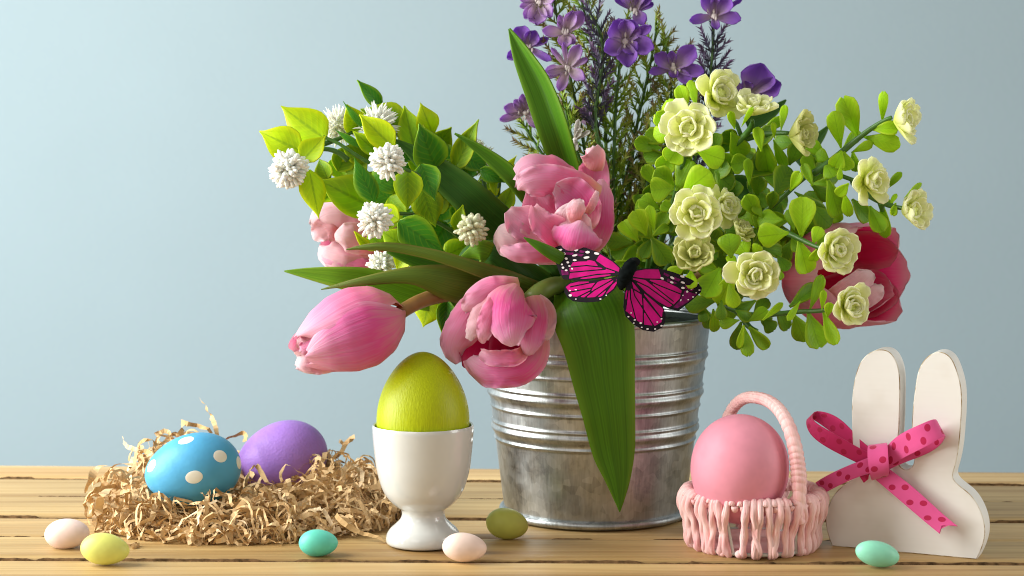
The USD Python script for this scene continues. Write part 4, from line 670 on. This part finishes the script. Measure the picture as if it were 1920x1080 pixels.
# ------------------------------------------------------------------ right spray: cream rosettes and round leaves
sp2 = thing('rosette_spray', 'right spray of round bright green leaves with cream rosette flowers', 'flower spray', P(1180, 620, .98))
b, m, k = m_rosB, m_rosM, m_rosD
RL = [(1274, 242, 1252, 186, 40, .935, b), (1288, 212, 1274, 160, 27, .945, b), (1306, 202, 1294, 150, 20, .945, b), (1252, 240, 1230, 213, 28, .94, b), (1258, 245, 1225, 255, 34, .93, b), (1276, 270, 1254, 303, 42, .93, b), (1264, 284, 1238, 322, 36, .935, b), (1306, 282, 1358, 300, 46, .93, b), (1378, 242, 1369, 210, 14, .93, b), (1390, 238, 1412, 200, 11, .92, b), (1428, 284, 1420, 238, 20, .93, b),
      (1372, 248, 1394, 294, 40, .945, m), (1428, 254, 1441, 324, 38, .95, m), (1450, 262, 1473, 316, 22, .95, m), (1424, 250, 1469, 222, 21, .955, m), (1464, 246, 1472, 196, 16, .94, b), (1452, 260, 1450, 230, 10, .935, b), (1577, 278, 1563, 208, 34, .94, b), (1609, 258, 1580, 181, 40, .945, b), (1636, 242, 1683, 240, 26, .93, b), (1618, 256, 1688, 274, 36, .935, b), (1654, 232, 1657, 170, 19, .94, b), (1580, 278, 1614, 248, 24, .95, m), (1596, 286, 1637, 268, 19, .935, b),
      (1579, 283, 1564, 314, 30, .93, b), (1582, 284, 1589, 320, 30, .932, b), (1556, 302, 1530, 287, 28, .94, m), (1546, 304, 1562, 333, 30, .938, m), (1549, 292, 1514, 268, 28, .95, m), (1598, 284, 1606, 322, 18, .945, m), (1577, 308, 1574, 338, 12, .925, b), (1264, 352, 1220, 357, 48, .92, m), (1264, 350, 1230, 317, 36, .935, m), (1267, 358, 1296, 300, 48, .935, m), (1278, 364, 1332, 322, 56, .92, b),
      (1227, 434, 1217, 385, 21, .925, b), (1212, 442, 1190, 394, 38, .925, b), (1196, 452, 1169, 414, 34, .93, b), (1229, 437, 1250, 400, 28, .935, m), (1264, 396, 1240, 382, 24, .93, m), (1258, 404, 1256, 436, 19, .94, k), (1188, 456, 1135, 452, 36, .935, k), (1223, 448, 1200, 422, 30, .93, m), (1222, 446, 1254, 494, 40, .925, k), (1222, 446, 1203, 484, 26, .935, k), (1224, 442, 1253, 423, 17, .925, m), (1405, 348, 1402, 297, 19, .94, m), (1453, 368, 1481, 314, 48, .94, k), (1481, 358, 1500, 322, 21, .93, b),
      (1422, 408, 1400, 366, 32, .93, m), (1413, 422, 1389, 394, 26, .935, m), (1430, 408, 1414, 384, 19, .925, m), (1444, 394, 1451, 360, 23, .94, k), (1440, 392, 1412, 362, 34, .95, k), (1467, 412, 1420, 410, 42, .92, m), (1479, 437, 1421, 444, 48, .91, b), (1502, 444, 1506, 369, 50, .915, b), (1489, 432, 1477, 392, 22, .925, m), (1368, 408, 1395, 383, 28, .94, k), (1371, 484, 1366, 438, 46, .915, m), (1524, 348, 1506, 307, 17, .935, m), (1529, 322, 1506, 292, 26, .945, m), (1553, 338, 1574, 404, 40, .93, m), (1583, 360, 1591, 407, 22, .925, b), (1592, 344, 1570, 367, 22, .915, b),
      (1520, 346, 1562, 374, 30, .95, k), (1490, 360, 1548, 402, 28, .945, k), (1520, 384, 1558, 424, 42, .945, k), (1558, 384, 1573, 417, 22, .95, m), (1598, 373, 1630, 414, 30, .945, k), (1631, 386, 1654, 435, 32, .94, m), (1653, 378, 1660, 446, 24, .935, m), (1656, 360, 1691, 323, 15, .945, m), (1667, 386, 1681, 363, 10, .93, b), (1696, 372, 1728, 343, 10, .935, b), (1680, 380, 1674, 404, 12, .93, b), (1650, 372, 1674, 386, 14, .94, k), (1402, 482, 1386, 455, 38, .925, b), (1412, 482, 1422, 458, 22, .92, b), (1382, 500, 1366, 478, 18, .915, b),
      (1350, 502, 1320, 556, 50, .925, m), (1376, 506, 1348, 571, 38, .915, b), (1366, 530, 1377, 578, 29, .905, b), (1344, 564, 1284, 573, 36, .925, k), (1287, 499, 1252, 516, 25, .905, b), (1296, 506, 1294, 540, 25, .903, b), (1262, 498, 1255, 460, 17, .93, k), (1424, 464, 1466, 473, 26, .935, k), (1457, 478, 1479, 506, 26, .935, k), (1455, 500, 1464, 525, 18, .93, m), (1486, 448, 1464, 494, 30, .945, k), (1498, 450, 1514, 512, 38, .915, b), (1484, 440, 1496, 472, 21, .93, m), (1524, 458, 1538, 425, 26, .91, b), (1532, 462, 1549, 438, 21, .92, m), (1536, 464, 1523, 490, 18, .905, b),
      (1353, 563, 1352, 601, 25, .92, k), (1417, 563, 1377, 588, 26, .935, k), (1380, 581, 1407, 600, 21, .935, k), (1403, 603, 1440, 580, 27, .925, m), (1412, 590, 1440, 560, 27, .94, k), (1430, 601, 1468, 568, 12, .92, b), (1430, 599, 1452, 620, 30, .935, k), (1387, 600, 1348, 608, 23, .92, m), (1389, 603, 1378, 655, 27, .935, k), (1394, 610, 1403, 669, 27, .925, m), (1394, 610, 1385, 653, 12, .915, b), (1404, 613, 1440, 653, 23, .925, m), (1457, 578, 1478, 618, 25, .94, k), (1501, 564, 1477, 601, 14, .92, b), (1488, 588, 1510, 641, 40, .935, m), (1516, 586, 1537, 653, 43, .93, m), (1544, 586, 1567, 646, 25, .925, b), (1480, 575, 1533, 535, 28, .935, k), (1518, 582, 1541, 515, 23, .93, m), (1541, 582, 1545, 544, 14, .915, b), (1552, 594, 1556, 568, 17, .91, b),
      (1322, 576, 1331, 616, 24, .935, k), (1312, 574, 1322, 604, 22, .93, k), (1338, 580, 1341, 622, 20, .93, m), (1400, 572, 1370, 566, 24, .945, k), (1440, 620, 1436, 590, 22, .945, k), (1340, 320, 1372, 352, 40, .95, k), (1350, 470, 1330, 430, 40, .945, k), (1450, 420, 1440, 470, 40, .945, k), (1400, 330, 1440, 300, 50, .955, k), (1480, 310, 1500, 270, 36, .955, k), (1330, 340, 1360, 300, 44, .955, k), (1370, 320, 1330, 290, 40, .96, k)]
for i, L in enumerate(RL):
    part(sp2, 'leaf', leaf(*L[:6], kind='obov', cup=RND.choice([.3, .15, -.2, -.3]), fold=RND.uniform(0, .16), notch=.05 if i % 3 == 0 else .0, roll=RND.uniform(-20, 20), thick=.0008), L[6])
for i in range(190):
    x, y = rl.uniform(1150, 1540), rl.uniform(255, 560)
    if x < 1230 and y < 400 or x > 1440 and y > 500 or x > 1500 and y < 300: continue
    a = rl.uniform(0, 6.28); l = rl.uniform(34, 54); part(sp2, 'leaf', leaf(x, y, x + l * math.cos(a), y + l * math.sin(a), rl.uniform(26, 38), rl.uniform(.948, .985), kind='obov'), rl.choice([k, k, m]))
for st in ([(1180, 640, .98), (1290, 430, .965), (1390, 260, .95), (1345, 195, .94)], [(1380, 270, .95), (1400, 250, .945), (1410, 225, .93)], [(1390, 262, .95), (1430, 252, .945), (1480, 250, .935)], [(1180, 640, .98), (1370, 440, .96), (1480, 358, .945), (1530, 322, .94), (1580, 330, .935), (1620, 345, .93)], [(1525, 325, .94), (1582, 282, .935), (1635, 240, .93), (1672, 220, .925)], [(1600, 340, .935), (1645, 375, .93), (1665, 384, .93), (1695, 390, .925)], [(1180, 640, .98), (1340, 560, .95), (1405, 590, .935), (1490, 585, .93), (1545, 582, .92), (1580, 575, .915)], [(1440, 480, .95), (1478, 438, .92), (1530, 462, .905), (1550, 468, .90)], [(1200, 600, .98), (1222, 447, .94)], [(1220, 500, .97), (1268, 358, .94), (1290, 260, .93)], [(1220, 550, .97), (1290, 440, .95), (1310, 400, .92)], [(1395, 595, .935), (1402, 610, .93), (1420, 620, .925)], [(1280, 560, .96), (1300, 490, .93)], [(1340, 560, .95), (1400, 520, .93)], [(1652, 378, .93), (1654, 395, .935)]):
    part(sp2, 'stem', tube([P(*p) for p in st], [.0021, .0016, .0011], 7, 22), m_wstem)
def rosette(px, py, r, d, face, mat=m_ros, seed=0, openness=1.0):
    R = np.random.RandomState(seed + int(px)); c = P(px, py, d); rr = r * S(d); B = basis_z(face, (0, 0, 1)); ax = B[:, 2]
    top = part(sp2, 'flower', join([ell(c + ax * rr * .30, (rr * .16,) * 3, 2)] + [ell(c + ax * rr * .36 + (B[:, 0] * math.cos(q) + B[:, 1] * math.sin(q)) * rr * .13, (rr * .10,) * 3, 1) for q in np.arange(5) * 1.257]), m_core)
    for nP, tilt, l, w, h in ((7, 80, 1.0, .64, 0.), (6, 57, .76, .55, .08), (5, 30, .52, .42, .16)):
        o = R.uniform(0, 6.28); tw = R.uniform(-9, 9)
        for i in range(nP):
            a = o + i * 2 * math.pi / nP + R.uniform(-.2, .2); e = B[:, 0] * math.cos(a) + B[:, 1] * math.sin(a); tl = math.radians(tilt * openness + tw + R.uniform(-14, 14)); dirn = e * math.sin(tl) + ax * math.cos(tl); nn = ax * math.sin(tl) - e * math.cos(tl)
            L = rr * l * R.uniform(.84, 1.1); v = np.array(SH['obov'][0]); p0 = c + ax * rr * h * .6
            pts = p0 + dirn * L * v[:, None] + nn * (L * .16 * v ** 2 - L * .05)[:, None]
            wd = np.array([.40, .52, .70, .88, 1, 1, .84, .42]) * rr * w * (1.05 if openness > .82 else .86)
            part(top, 'petal', blade(pts, wd, hint=nn, cup=.55, notch=.02, nv=11, nu=7, thick=.0008, ruff=.16, seed=i), mat)
TC = (0, -1, .1)
for x, y, r, d, fc, mt, op in ((1292, 244, 60, .912, (-.25, -1, .15), m_ros, 1), (1340, 184, 56, .935, (.45, -.8, .35), m_ros, .95), (1411, 212, 46, .928, (.05, -.45, 1), m_ros, .8), (1484, 254, 52, .932, (.85, -.6, .1), m_rosY, .8), (1680, 226, 52, .925, (.85, -.6, .15), m_ros, .8), (1622, 341, 52, .918, (.65, -.85, .05), m_ros, .82), (1696, 396, 54, .922, (.7, -.8, .1), m_ros, .8), (1303, 400, 58, .905, (-.05, -1, .1), m_ros, 1), (1352, 388, 42, .93, (.5, -.8, .2), m_ros, 1), (1386, 440, 32, .925, (.5, -.5, .8), m_rosY, .7), (1301, 482, 47, .905, (-.1, -.9, .45), m_rosY, 1.), (1413, 515, 56, .895, (0, -1, .05), m_ros, 1), (1560, 471, 54, .892, (.4, -1, .15), m_ros, .85), (1586, 574, 50, .90, (.45, -1, .1), m_ros, .85)):
    rosette(x, y, r, d, fc, mt, 4, op)

# ------------------------------------------------------------------ purple flowers on needle sprigs
sp3 = thing('violet_spray', 'tall back spray of purple flowers on dark needle sprigs', 'flower spray', P(1160, 620, .99))
rh = np.random.RandomState(9)
SPRIGS = []
def sprig(p0, p1, mat, nl=.0066, n=None):
    L = np.linalg.norm(p1 - p0); n = n or max(10, int(L / .00075)); mid = (p0 + p1) / 2 + rh.normal(size=3) * L * .05
    pts = spline_s([p0, mid, p1], 12); ms = [tube(pts, [.0006, .00035], 5)]; t = nrm(p1 - p0); B = basis_z(t, (.2, -.4, .8)); qq = spline_s([p0, mid, p1], n)
    for i in range(n):
        s = .12 + .88 * i / n; a = (i % 2) * math.pi + rh.normal() * .8; e = B[:, 0] * math.cos(a) + B[:, 1] * math.sin(a); dr = nrm(t * .85 + e * .75); l = nl * (1 - .45 * s) * rh.uniform(.8, 1.1); p = qq[min(n - 1, int(s * n))]
        sd = nrm(np.cross(dr, e)) * .0006; up = nrm(np.cross(sd, dr)) * .0006
        V = np.array([p + sd, p - sd * .5 + up, p - sd * .5 - up, p + dr * l]); ms.append((V, np.array([[0, 1, 3], [1, 2, 3], [2, 0, 3]]), np.full((4, 2), s)))
    SPRIGS.append((L * (3 if mat is m_heaP else 1), join(ms), mat))
def branch(path, d, mat, n, ln=58, x0=.18):
    n = int(n * 1.7); ln *= 1.12
    pts = spline_s([P(p[0], p[1], d + (p[2] if len(p) > 2 else 0)) for p in path], 40); part(sp3, 'stem', tube(pts, [.0014, .0011, .0007], 7), m_hstem)
    for i in range(n):
        s = x0 + (1 - x0) * i / max(1, n - 1); p = pts[min(39, int(s * 39))]; t = nrm(pts[min(39, int(s * 39) + 1)] - pts[max(0, int(s * 39) - 1)]); sd = (-1) ** i
        lat = nrm(np.cross(t, [0, 1, 0])) * sd + np.array([0, 1, 0]) * rh.uniform(-.5, .5); dr = nrm(t * rh.uniform(.8, 1.2) + lat * rh.uniform(.45, .8)); l = ln * S(d) * rh.uniform(.75, 1.15) * (1 if s < .97 else .8)
        sprig(p, p + (dr if s < .97 else t) * l, mat)
branch([(1150, 620), (1120, 420), (1085, 220), (1050, 60), (1035, -20)], 1.0, m_heaO, 26)
branch([(1160, 620), (1135, 330), (1128, 160), (1105, 60), (1085, -30)], 1.01, m_heaG, 26)
branch([(1160, 620), (1150, 400), (1152, 260), (1160, 140), (1175, 60)], 1.0, m_heaG, 24)
branch([(1170, 620), (1180, 400), (1190, 260), (1215, 140), (1230, 60)], 1.015, m_heaG, 24)
branch([(1180, 620), (1212, 420), (1250, 260), (1258, 160), (1250, 90)], 1.01, m_heaO, 22)
branch([(1120, 620), (1080, 430), (1040, 330), (1005, 270), (985, 240)], 1.02, m_heaO, 20, 50)
branch([(1150, 620), (1140, 470), (1160, 380), (1180, 300)], 1.005, m_heaG, 18, 60)
branch([(1180, 620), (1195, 480), (1215, 380), (1235, 320)], 1.01, m_heaG, 16, 54)
branch([(1110, 560), (1060, 400), (1020, 330), (995, 320)], 1.03, m_heaO, 14, 46)
branch([(1190, 640), (1290, 350), (1325, 190), (1334, 120), (1338, 55)], 1.0, m_heaP, 30, 46, .35)
branch([(1140, 560), (1100, 330), (1080, 280), (1060, 200)], .995, m_heaG, 18, 56)
branch([(1190, 560), (1215, 330), (1230, 250), (1285, 160)], 1.0, m_heaO, 20, 52)
branch([(1140, 300), (1120, 180), (1130, 110), (1110, 30)], .995, m_heaP, 14, 46)
SPRIGS.sort(key=lambda q: -q[0])
for _, q, mt in SPRIGS[:299]: part(sp3, 'sprig', q, mt, smooth=False)
if SPRIGS[299:]: part(sp3, 'sprig_filling', join([q for _, q, mt in SPRIGS[299:]]), m_heaG, smooth=False, kind='stuff')
def violet(px, py, r, d, petals, mat=m_vio, bud=True):
    """petals: (angle on the picture, length factor, width factor, tilt to the viewer)"""
    c = P(px, py, d); rr = r * S(d); fl = part(sp3, 'flower', join([ell(c + [0, -.001, 0], (rr * .12,) * 3, 1)] + [ell(c + np.array([rh.normal() * .12, -.15, rh.normal() * .12]) * rr, (rr * .045, rr * .045, rr * .10), 1) for _ in range(4)]), m_bud)
    for i, (an, l, w, tl) in enumerate(petals):
        a = math.radians(an); dirn = nrm([math.cos(a), -tl, math.sin(a)]); nn = nrm(np.array([math.cos(a) * tl, 1, math.sin(a) * tl]) * [-1, -1, -1] * [1, 1, 1]); v = np.array(SH['obov'][0]); L = rr * l
        nn = nrm(np.array([0, -1, 0]) - dirn * (-dirn[1])); pts = c + dirn * L * v[:, None] + nn * (L * .22 * v ** 2)[:, None]
        wd = np.array([.25, .40, .65, .9, 1, .92, .66, .2]) * L * w
        part(fl, 'petal', blade(pts, wd, hint=nn, cup=.8, nv=12, nu=9, thick=.0005, ruff=.45, seed=i + int(px), inside=True), mat)
violet(1010, 4, 46, 1.0, [(-95, 1., .75, .2), (-130, .9, .5, .1), (170, .8, .3, .1), (195, .8, .3, .1), (-50, .9, .6, .3), (20, .8, .6, .3), (80, .8, .6, .2)], m_lil)
violet(1060, 62, 46, .99, [(175, 1., .42, .2), (-95, .7, .8, .4), (70, 1., .5, .3), (50, 1.1, .55, .1), (110, .8, .3, .2), (125, .6, .3, .3), (-50, .6, .6, .2)], m_lil)
violet(988, 88, 44, 1.0, [(120, .95, .9, .1), (60, .8, .8, .2), (210, 1., .42, .1), (20, 1., .28, .1), (-30, 1.2, .24, .1), (170, .6, .8, .2)])
violet(1064, 128, 46, .985, [(62, 1.1, .45, .2), (190, 1.0, .42, .2), (200, 1.1, .3, .1), (100, 1.1, .14, .2), (130, 1.1, .16, .2), (-35, .9, .5, .3), (-110, 1., .4, .1), (25, .9, .24, .1)], m_lil)
violet(1190, 20, 46, 1.0, [(100, 1.15, .9, .1), (50, .95, .55, .1), (150, 1., .22, .1), (20, .8, .3, .1), (-60, .7, .8, .2)])
violet(1172, 78, 54, .985, [(115, .85, 1.1, .2), (70, .8, 1.0, .2), (205, .85, .75, .2), (-15, 1.05, .6, .2), (30, 1.1, .3, .3), (-85, .95, .72, .2), (-50, .6, .9, .3)])
violet(1338, 30, 48, .99, [(110, .95, .75, .1), (60, 1.0, .85, .1), (192, 1., .35, .1), (-8, 1.05, .45, .1), (30, 1.2, .13, .0), (-80, .6, .5, .3)])
violet(1262, 128, 48, .985, [(145, .95, .6, .2), (45, 1.2, .62, .2), (190, 1., .3, .1), (-8, 1.2, .4, .1), (100, .7, .5, .2), (-40, .9, .5, .1), (-90, .4, .9, .3)], m_vio)
violet(1405, 178, 52, .995, [(70, 1.2, 1.05, .1), (20, 1.2, .6, .2), (165, 1.3, .5, .1), (120, .6, .8, .3)])
violet(985, 212, 42, 1.01, [(100, .9, .4, .2), (75, 1., .4, .2), (165, 1., .5, .1), (195, 1.2, .26, .1), (130, .8, .5, .2), (0, .9, .6, .1), (-40, .9, .6, .1)], m_lil)
violet(1075, 215, 40, 1.02, [(160, 1., .5, .1), (10, 1.2, .5, .1), (-20, 1.2, .4, .1), (60, .8, .5, .1)], m_lil)
violet(1078, 262, 36, .985, [(80, 1.1, .22, .1), (60, .7, .35, .2), (-90, .6, .5, .1), (30, .9, .2, .1)], rosette_petal('cream_petal', (.6, .55, .45), (.75, .70, .66), (.82, .78, .76)))

# ------------------------------------------------------------------ butterfly
fly = thing('butterfly', 'magenta and black butterfly decoration with white dots perched on the bouquet', 'butterfly', P(1172, 512, .883))
m_blk = plain('wing_black', (.010, .006, .011), rough=.6, noise=.3, spec=.12); m_dotw = plain('wing_dot', (.80, .72, .74), rough=.5, noise=.05)
m_mag = plain('wing_magenta', (.50, .002, .17), rough=.6, noise=.25, scale=160, spec=.12); m_mag2 = plain('wing_plum', (.16, .004, .09), rough=.6, noise=.5, scale=500, spec=.12)
def wing(poly, o, n, joint, veins, margin, dots, plum=None):
    o = np.asarray(o); n = nrm(n)
    if n @ (CAM - o) < 0: n = -n
    def slab(g, z0, z1):
        m_ = trimesh.creation.extrude_polygon(g, 1.0, engine='earcut'); v = m_.vertices
        return np.array([on_plane(x, y, o, n) + n * (z0 + (z1 - z0) * z) for x, y, z in v]), m_.faces[:, ::-1]
    pg = Polygon(poly).buffer(1.5).buffer(-1.5); w = part(fly, 'wing', slab(pg, -.0003, .0001), m_blk, smooth=False)
    cells = pg.buffer(-2.2).difference(unary_union([LineString(q).buffer(1.25) for q in veins] + [Polygon(q) for q in margin]))
    for g in getattr(cells, 'geoms', [cells]):
        g = g.buffer(-.9).buffer(.9)
        for gg in getattr(g, 'geoms', [g]):
            if gg.area > 25: part(w, 'wing_cell', slab(gg.simplify(.2), -.0001, .00022), m_mag, smooth=False)
    for q in plum or []:
        gp = Polygon(q).intersection(pg.buffer(-1.5))
        for gg in getattr(gp, 'geoms', [gp]):
            if gg.area > 10: part(w, 'wing_patch', slab(gg, -.0001, .00017), m_mag2, smooth=False)
    for x, y, a, bb, an in dots:
        from shapely import affinity
        e = affinity.translate(affinity.rotate(affinity.scale(Point(0, 0).buffer(1, 5), a, bb), an), x, y); part(w, 'dot', slab(e, 0, .00036), m_dotw, smooth=False)
J = (1163, 512); oL = P(1163, 512, .884)
wing([(1164, 502), (1150, 489), (1125, 474), (1100, 465), (1075, 460), (1058, 458), (1042, 463), (1037, 470), (1038, 482), (1045, 500), (1050, 514), (1056, 523), (1075, 526), (1100, 525), (1132, 521), (1162, 515)], oL, (-.38, -1, .25), J,
     [[J, (1135, 502), (1116, 489), (1060, 476)], [(1116, 489), (1125, 474)], [(1135, 502), (1100, 498), (1070, 501)], [(1135, 505), (1068, 511)], [J, (1118, 515), (1068, 524)], [(1100, 489), (1070, 490)], [(1122, 497), (1116, 489)]],
     [[(1030, 455), (1090, 458), (1128, 474), (1118, 486), (1098, 489), (1074, 492), (1068, 502), (1069, 512), (1066, 530), (1040, 530)]],
     [(1048, 470, 7, 2.2, -20), (1081, 469, 3.6, 2.2, -15), (1102, 473, 4.2, 2.4, 0), (1119, 475.5, 5, 2.3, 10), (1058, 476, 3, 2.4, 10), (1078, 479, 5, 1.8, -10), (1100, 483, 5.5, 2.2, -8), (1046.5, 480, 2, 1.6, 0), (1048.5, 488, 2.2, 2, 0), (1062, 485, 2.8, 2.2, 10), (1078, 488, 3.6, 1.8, 0), (1065, 492, 2.6, 2, 10), (1054, 496, 2, 1.5, 0), (1056, 502, 2.4, 2, 0), (1068, 499, 2, 1.5, 0), (1062, 507, 2.6, 1.6, 0), (1073, 504, 2, 1.6, 20)],
     [[(1061, 464), (1078, 466), (1076, 471), (1060, 470)], [(1088, 469), (1098, 471), (1094, 474), (1086, 473)], [(1060, 473), (1076, 474), (1074, 478), (1060, 478)], [(1080, 475), (1095, 477), (1090, 481), (1078, 479)], [(1052, 506), (1066, 509), (1066, 515), (1054, 516)]])
wing([(1162, 517), (1140, 522), (1110, 526), (1085, 526), (1068, 530), (1059, 537), (1058, 548), (1064, 558), (1075, 565), (1100, 567), (1124, 565), (1138, 554), (1152, 543), (1160, 530)], oL + np.array([0, .0008, 0]), (-.30, -1, .32), J,
     [[J, (1120, 528), (1110, 540), (1068, 548)], [(1120, 528), (1070, 538)], [(1110, 540), (1108, 545), (1078, 560)], [(1150, 524), (1115, 544), (1092, 562)], [(1155, 527), (1112, 562)], [J, (1126, 562)]],
     [[(1050, 525), (1066, 545), (1074, 556), (1100, 558), (1124, 557), (1140, 550), (1150, 575), (1050, 580)]], [(1069.5, 554, 3, 2.4, 0), (1069, 545, 1.6, 1.2, 0), (1126, 561, 2, 1.3, 0), (1080, 543.5, 2.2, 1, 0), (1137, 554, 1.4, 1.2, 0), (1080, 561, 1.6, 1, 0)])
oR = P(1184, 515, .884); J2 = (1181, 520)
wing([(1183, 514), (1192, 506), (1210, 503), (1236, 503), (1262, 510), (1288, 520), (1308, 530), (1316, 540), (1314, 548), (1294, 566), (1272, 583), (1250, 577), (1232, 567), (1210, 550), (1184, 524)], oR, (.42, -1, .22), J2,
     [[J2, (1208, 523), (1242, 524), (1275, 540)], [(1242, 524), (1235, 503)], [(1208, 523), (1235, 535), (1280, 553)], [(1190, 526), (1215, 538), (1262, 572)], [(1188, 520), (1210, 524), (1262, 565)]],
     [[(1232, 498), (1270, 510), (1330, 535), (1280, 592), (1246, 580), (1262, 572), (1274, 560), (1278, 545), (1262, 533), (1246, 524)]],
     [(1241, 522, 3.6, 2, 30), (1260, 521, 4.2, 2, 30), (1259, 529.5, 3.4, 1.7, 20), (1280, 530, 4, 1.8, 20), (1279, 518.5, 4, 2, 20), (1280, 540, 3.4, 2, 10), (1288, 547, 2, 2, 0), (1296, 542, 1.6, 1.4, 0), (1308, 531, 1.7, 1.2, 0), (1302, 536, 1.2, 1.2, 0), (1311, 544, 1.8, 1.2, 0), (1305, 549, 1.4, 1.2, 0), (1299, 557, 1.8, 1.6, 0), (1290, 562, 1.4, 1.2, 0), (1280, 554, 1.2, 1.2, 0), (1276, 563, 1, 2, 20)],
     [[(1245, 511), (1256, 516), (1252, 519), (1244, 515)], [(1264, 519), (1276, 524), (1272, 528), (1262, 524)], [(1252, 522), (1270, 531), (1264, 533), (1250, 527)], [(1284, 545), (1306, 552), (1290, 566), (1270, 578), (1262, 576), (1274, 564)], [(1285, 533), (1302, 542), (1296, 546), (1284, 540)]])
wing([(1180, 521), (1190, 526), (1210, 549), (1232, 567), (1244, 577), (1248, 590), (1247, 604), (1242, 614), (1226, 622), (1206, 619), (1188, 608), (1173, 593), (1169, 575), (1171, 548)], oR + np.array([0, .0008, 0]), (.30, -1, .30), J2,
     [[J2, (1176, 555), (1173, 580)], [J2, (1182, 560), (1194, 606)], [J2, (1190, 555), (1206, 580), (1206, 610)], [(1184, 540), (1204, 552), (1206, 580), (1226, 612)], [J2, (1212, 560), (1242, 600)], [(1206, 556), (1234, 590)]],
     [[(1160, 575), (1176, 585), (1192, 600), (1208, 609), (1228, 611), (1240, 604), (1242, 585), (1255, 580), (1255, 630), (1160, 630)]], [(1178, 594, 1.6, 1.3, 0), (1183, 587, 1.3, 1.2, 0), (1190, 600, 1.8, 1.4, 0), (1188, 606, 1.4, 1.2, 0), (1201, 606, 2.2, 1.8, 0), (1203, 614, 1.6, 1.2, 0), (1214, 617, 2.2, 1.6, 0), (1228, 617, 1.8, 1.4, 0), (1240, 611, 2, 1.6, 0), (1232, 604, 1.4, 1.2, 0), (1240, 598, 1.6, 1.3, 0)])
bd = tube([P(1188, 488, .884), P(1183, 497, .881), P(1176, 510, .880), P(1168, 528, .882), P(1164, 540, .885)], [.0015, .0034, .0036, .0032, .0012], 16, 26)
nzb = (meshkit.noise(bd[0] * 2500, 3) - .5)[:, None]; bd = (bd[0] + nrm(bd[0] - P(1176, 512, .885)) * nzb * .0012, bd[1], bd[2]); part(fly, 'body', bd, plain('butterfly_body', (.004, .006, .006), rough=.9, noise=.5, spec=.05))
part(fly, 'head', ell(P(1190, 491, .882), (.0027, .0025, .0023), 3), plain('butterfly_head', (.005, .006, .006), rough=.8, spec=.1))
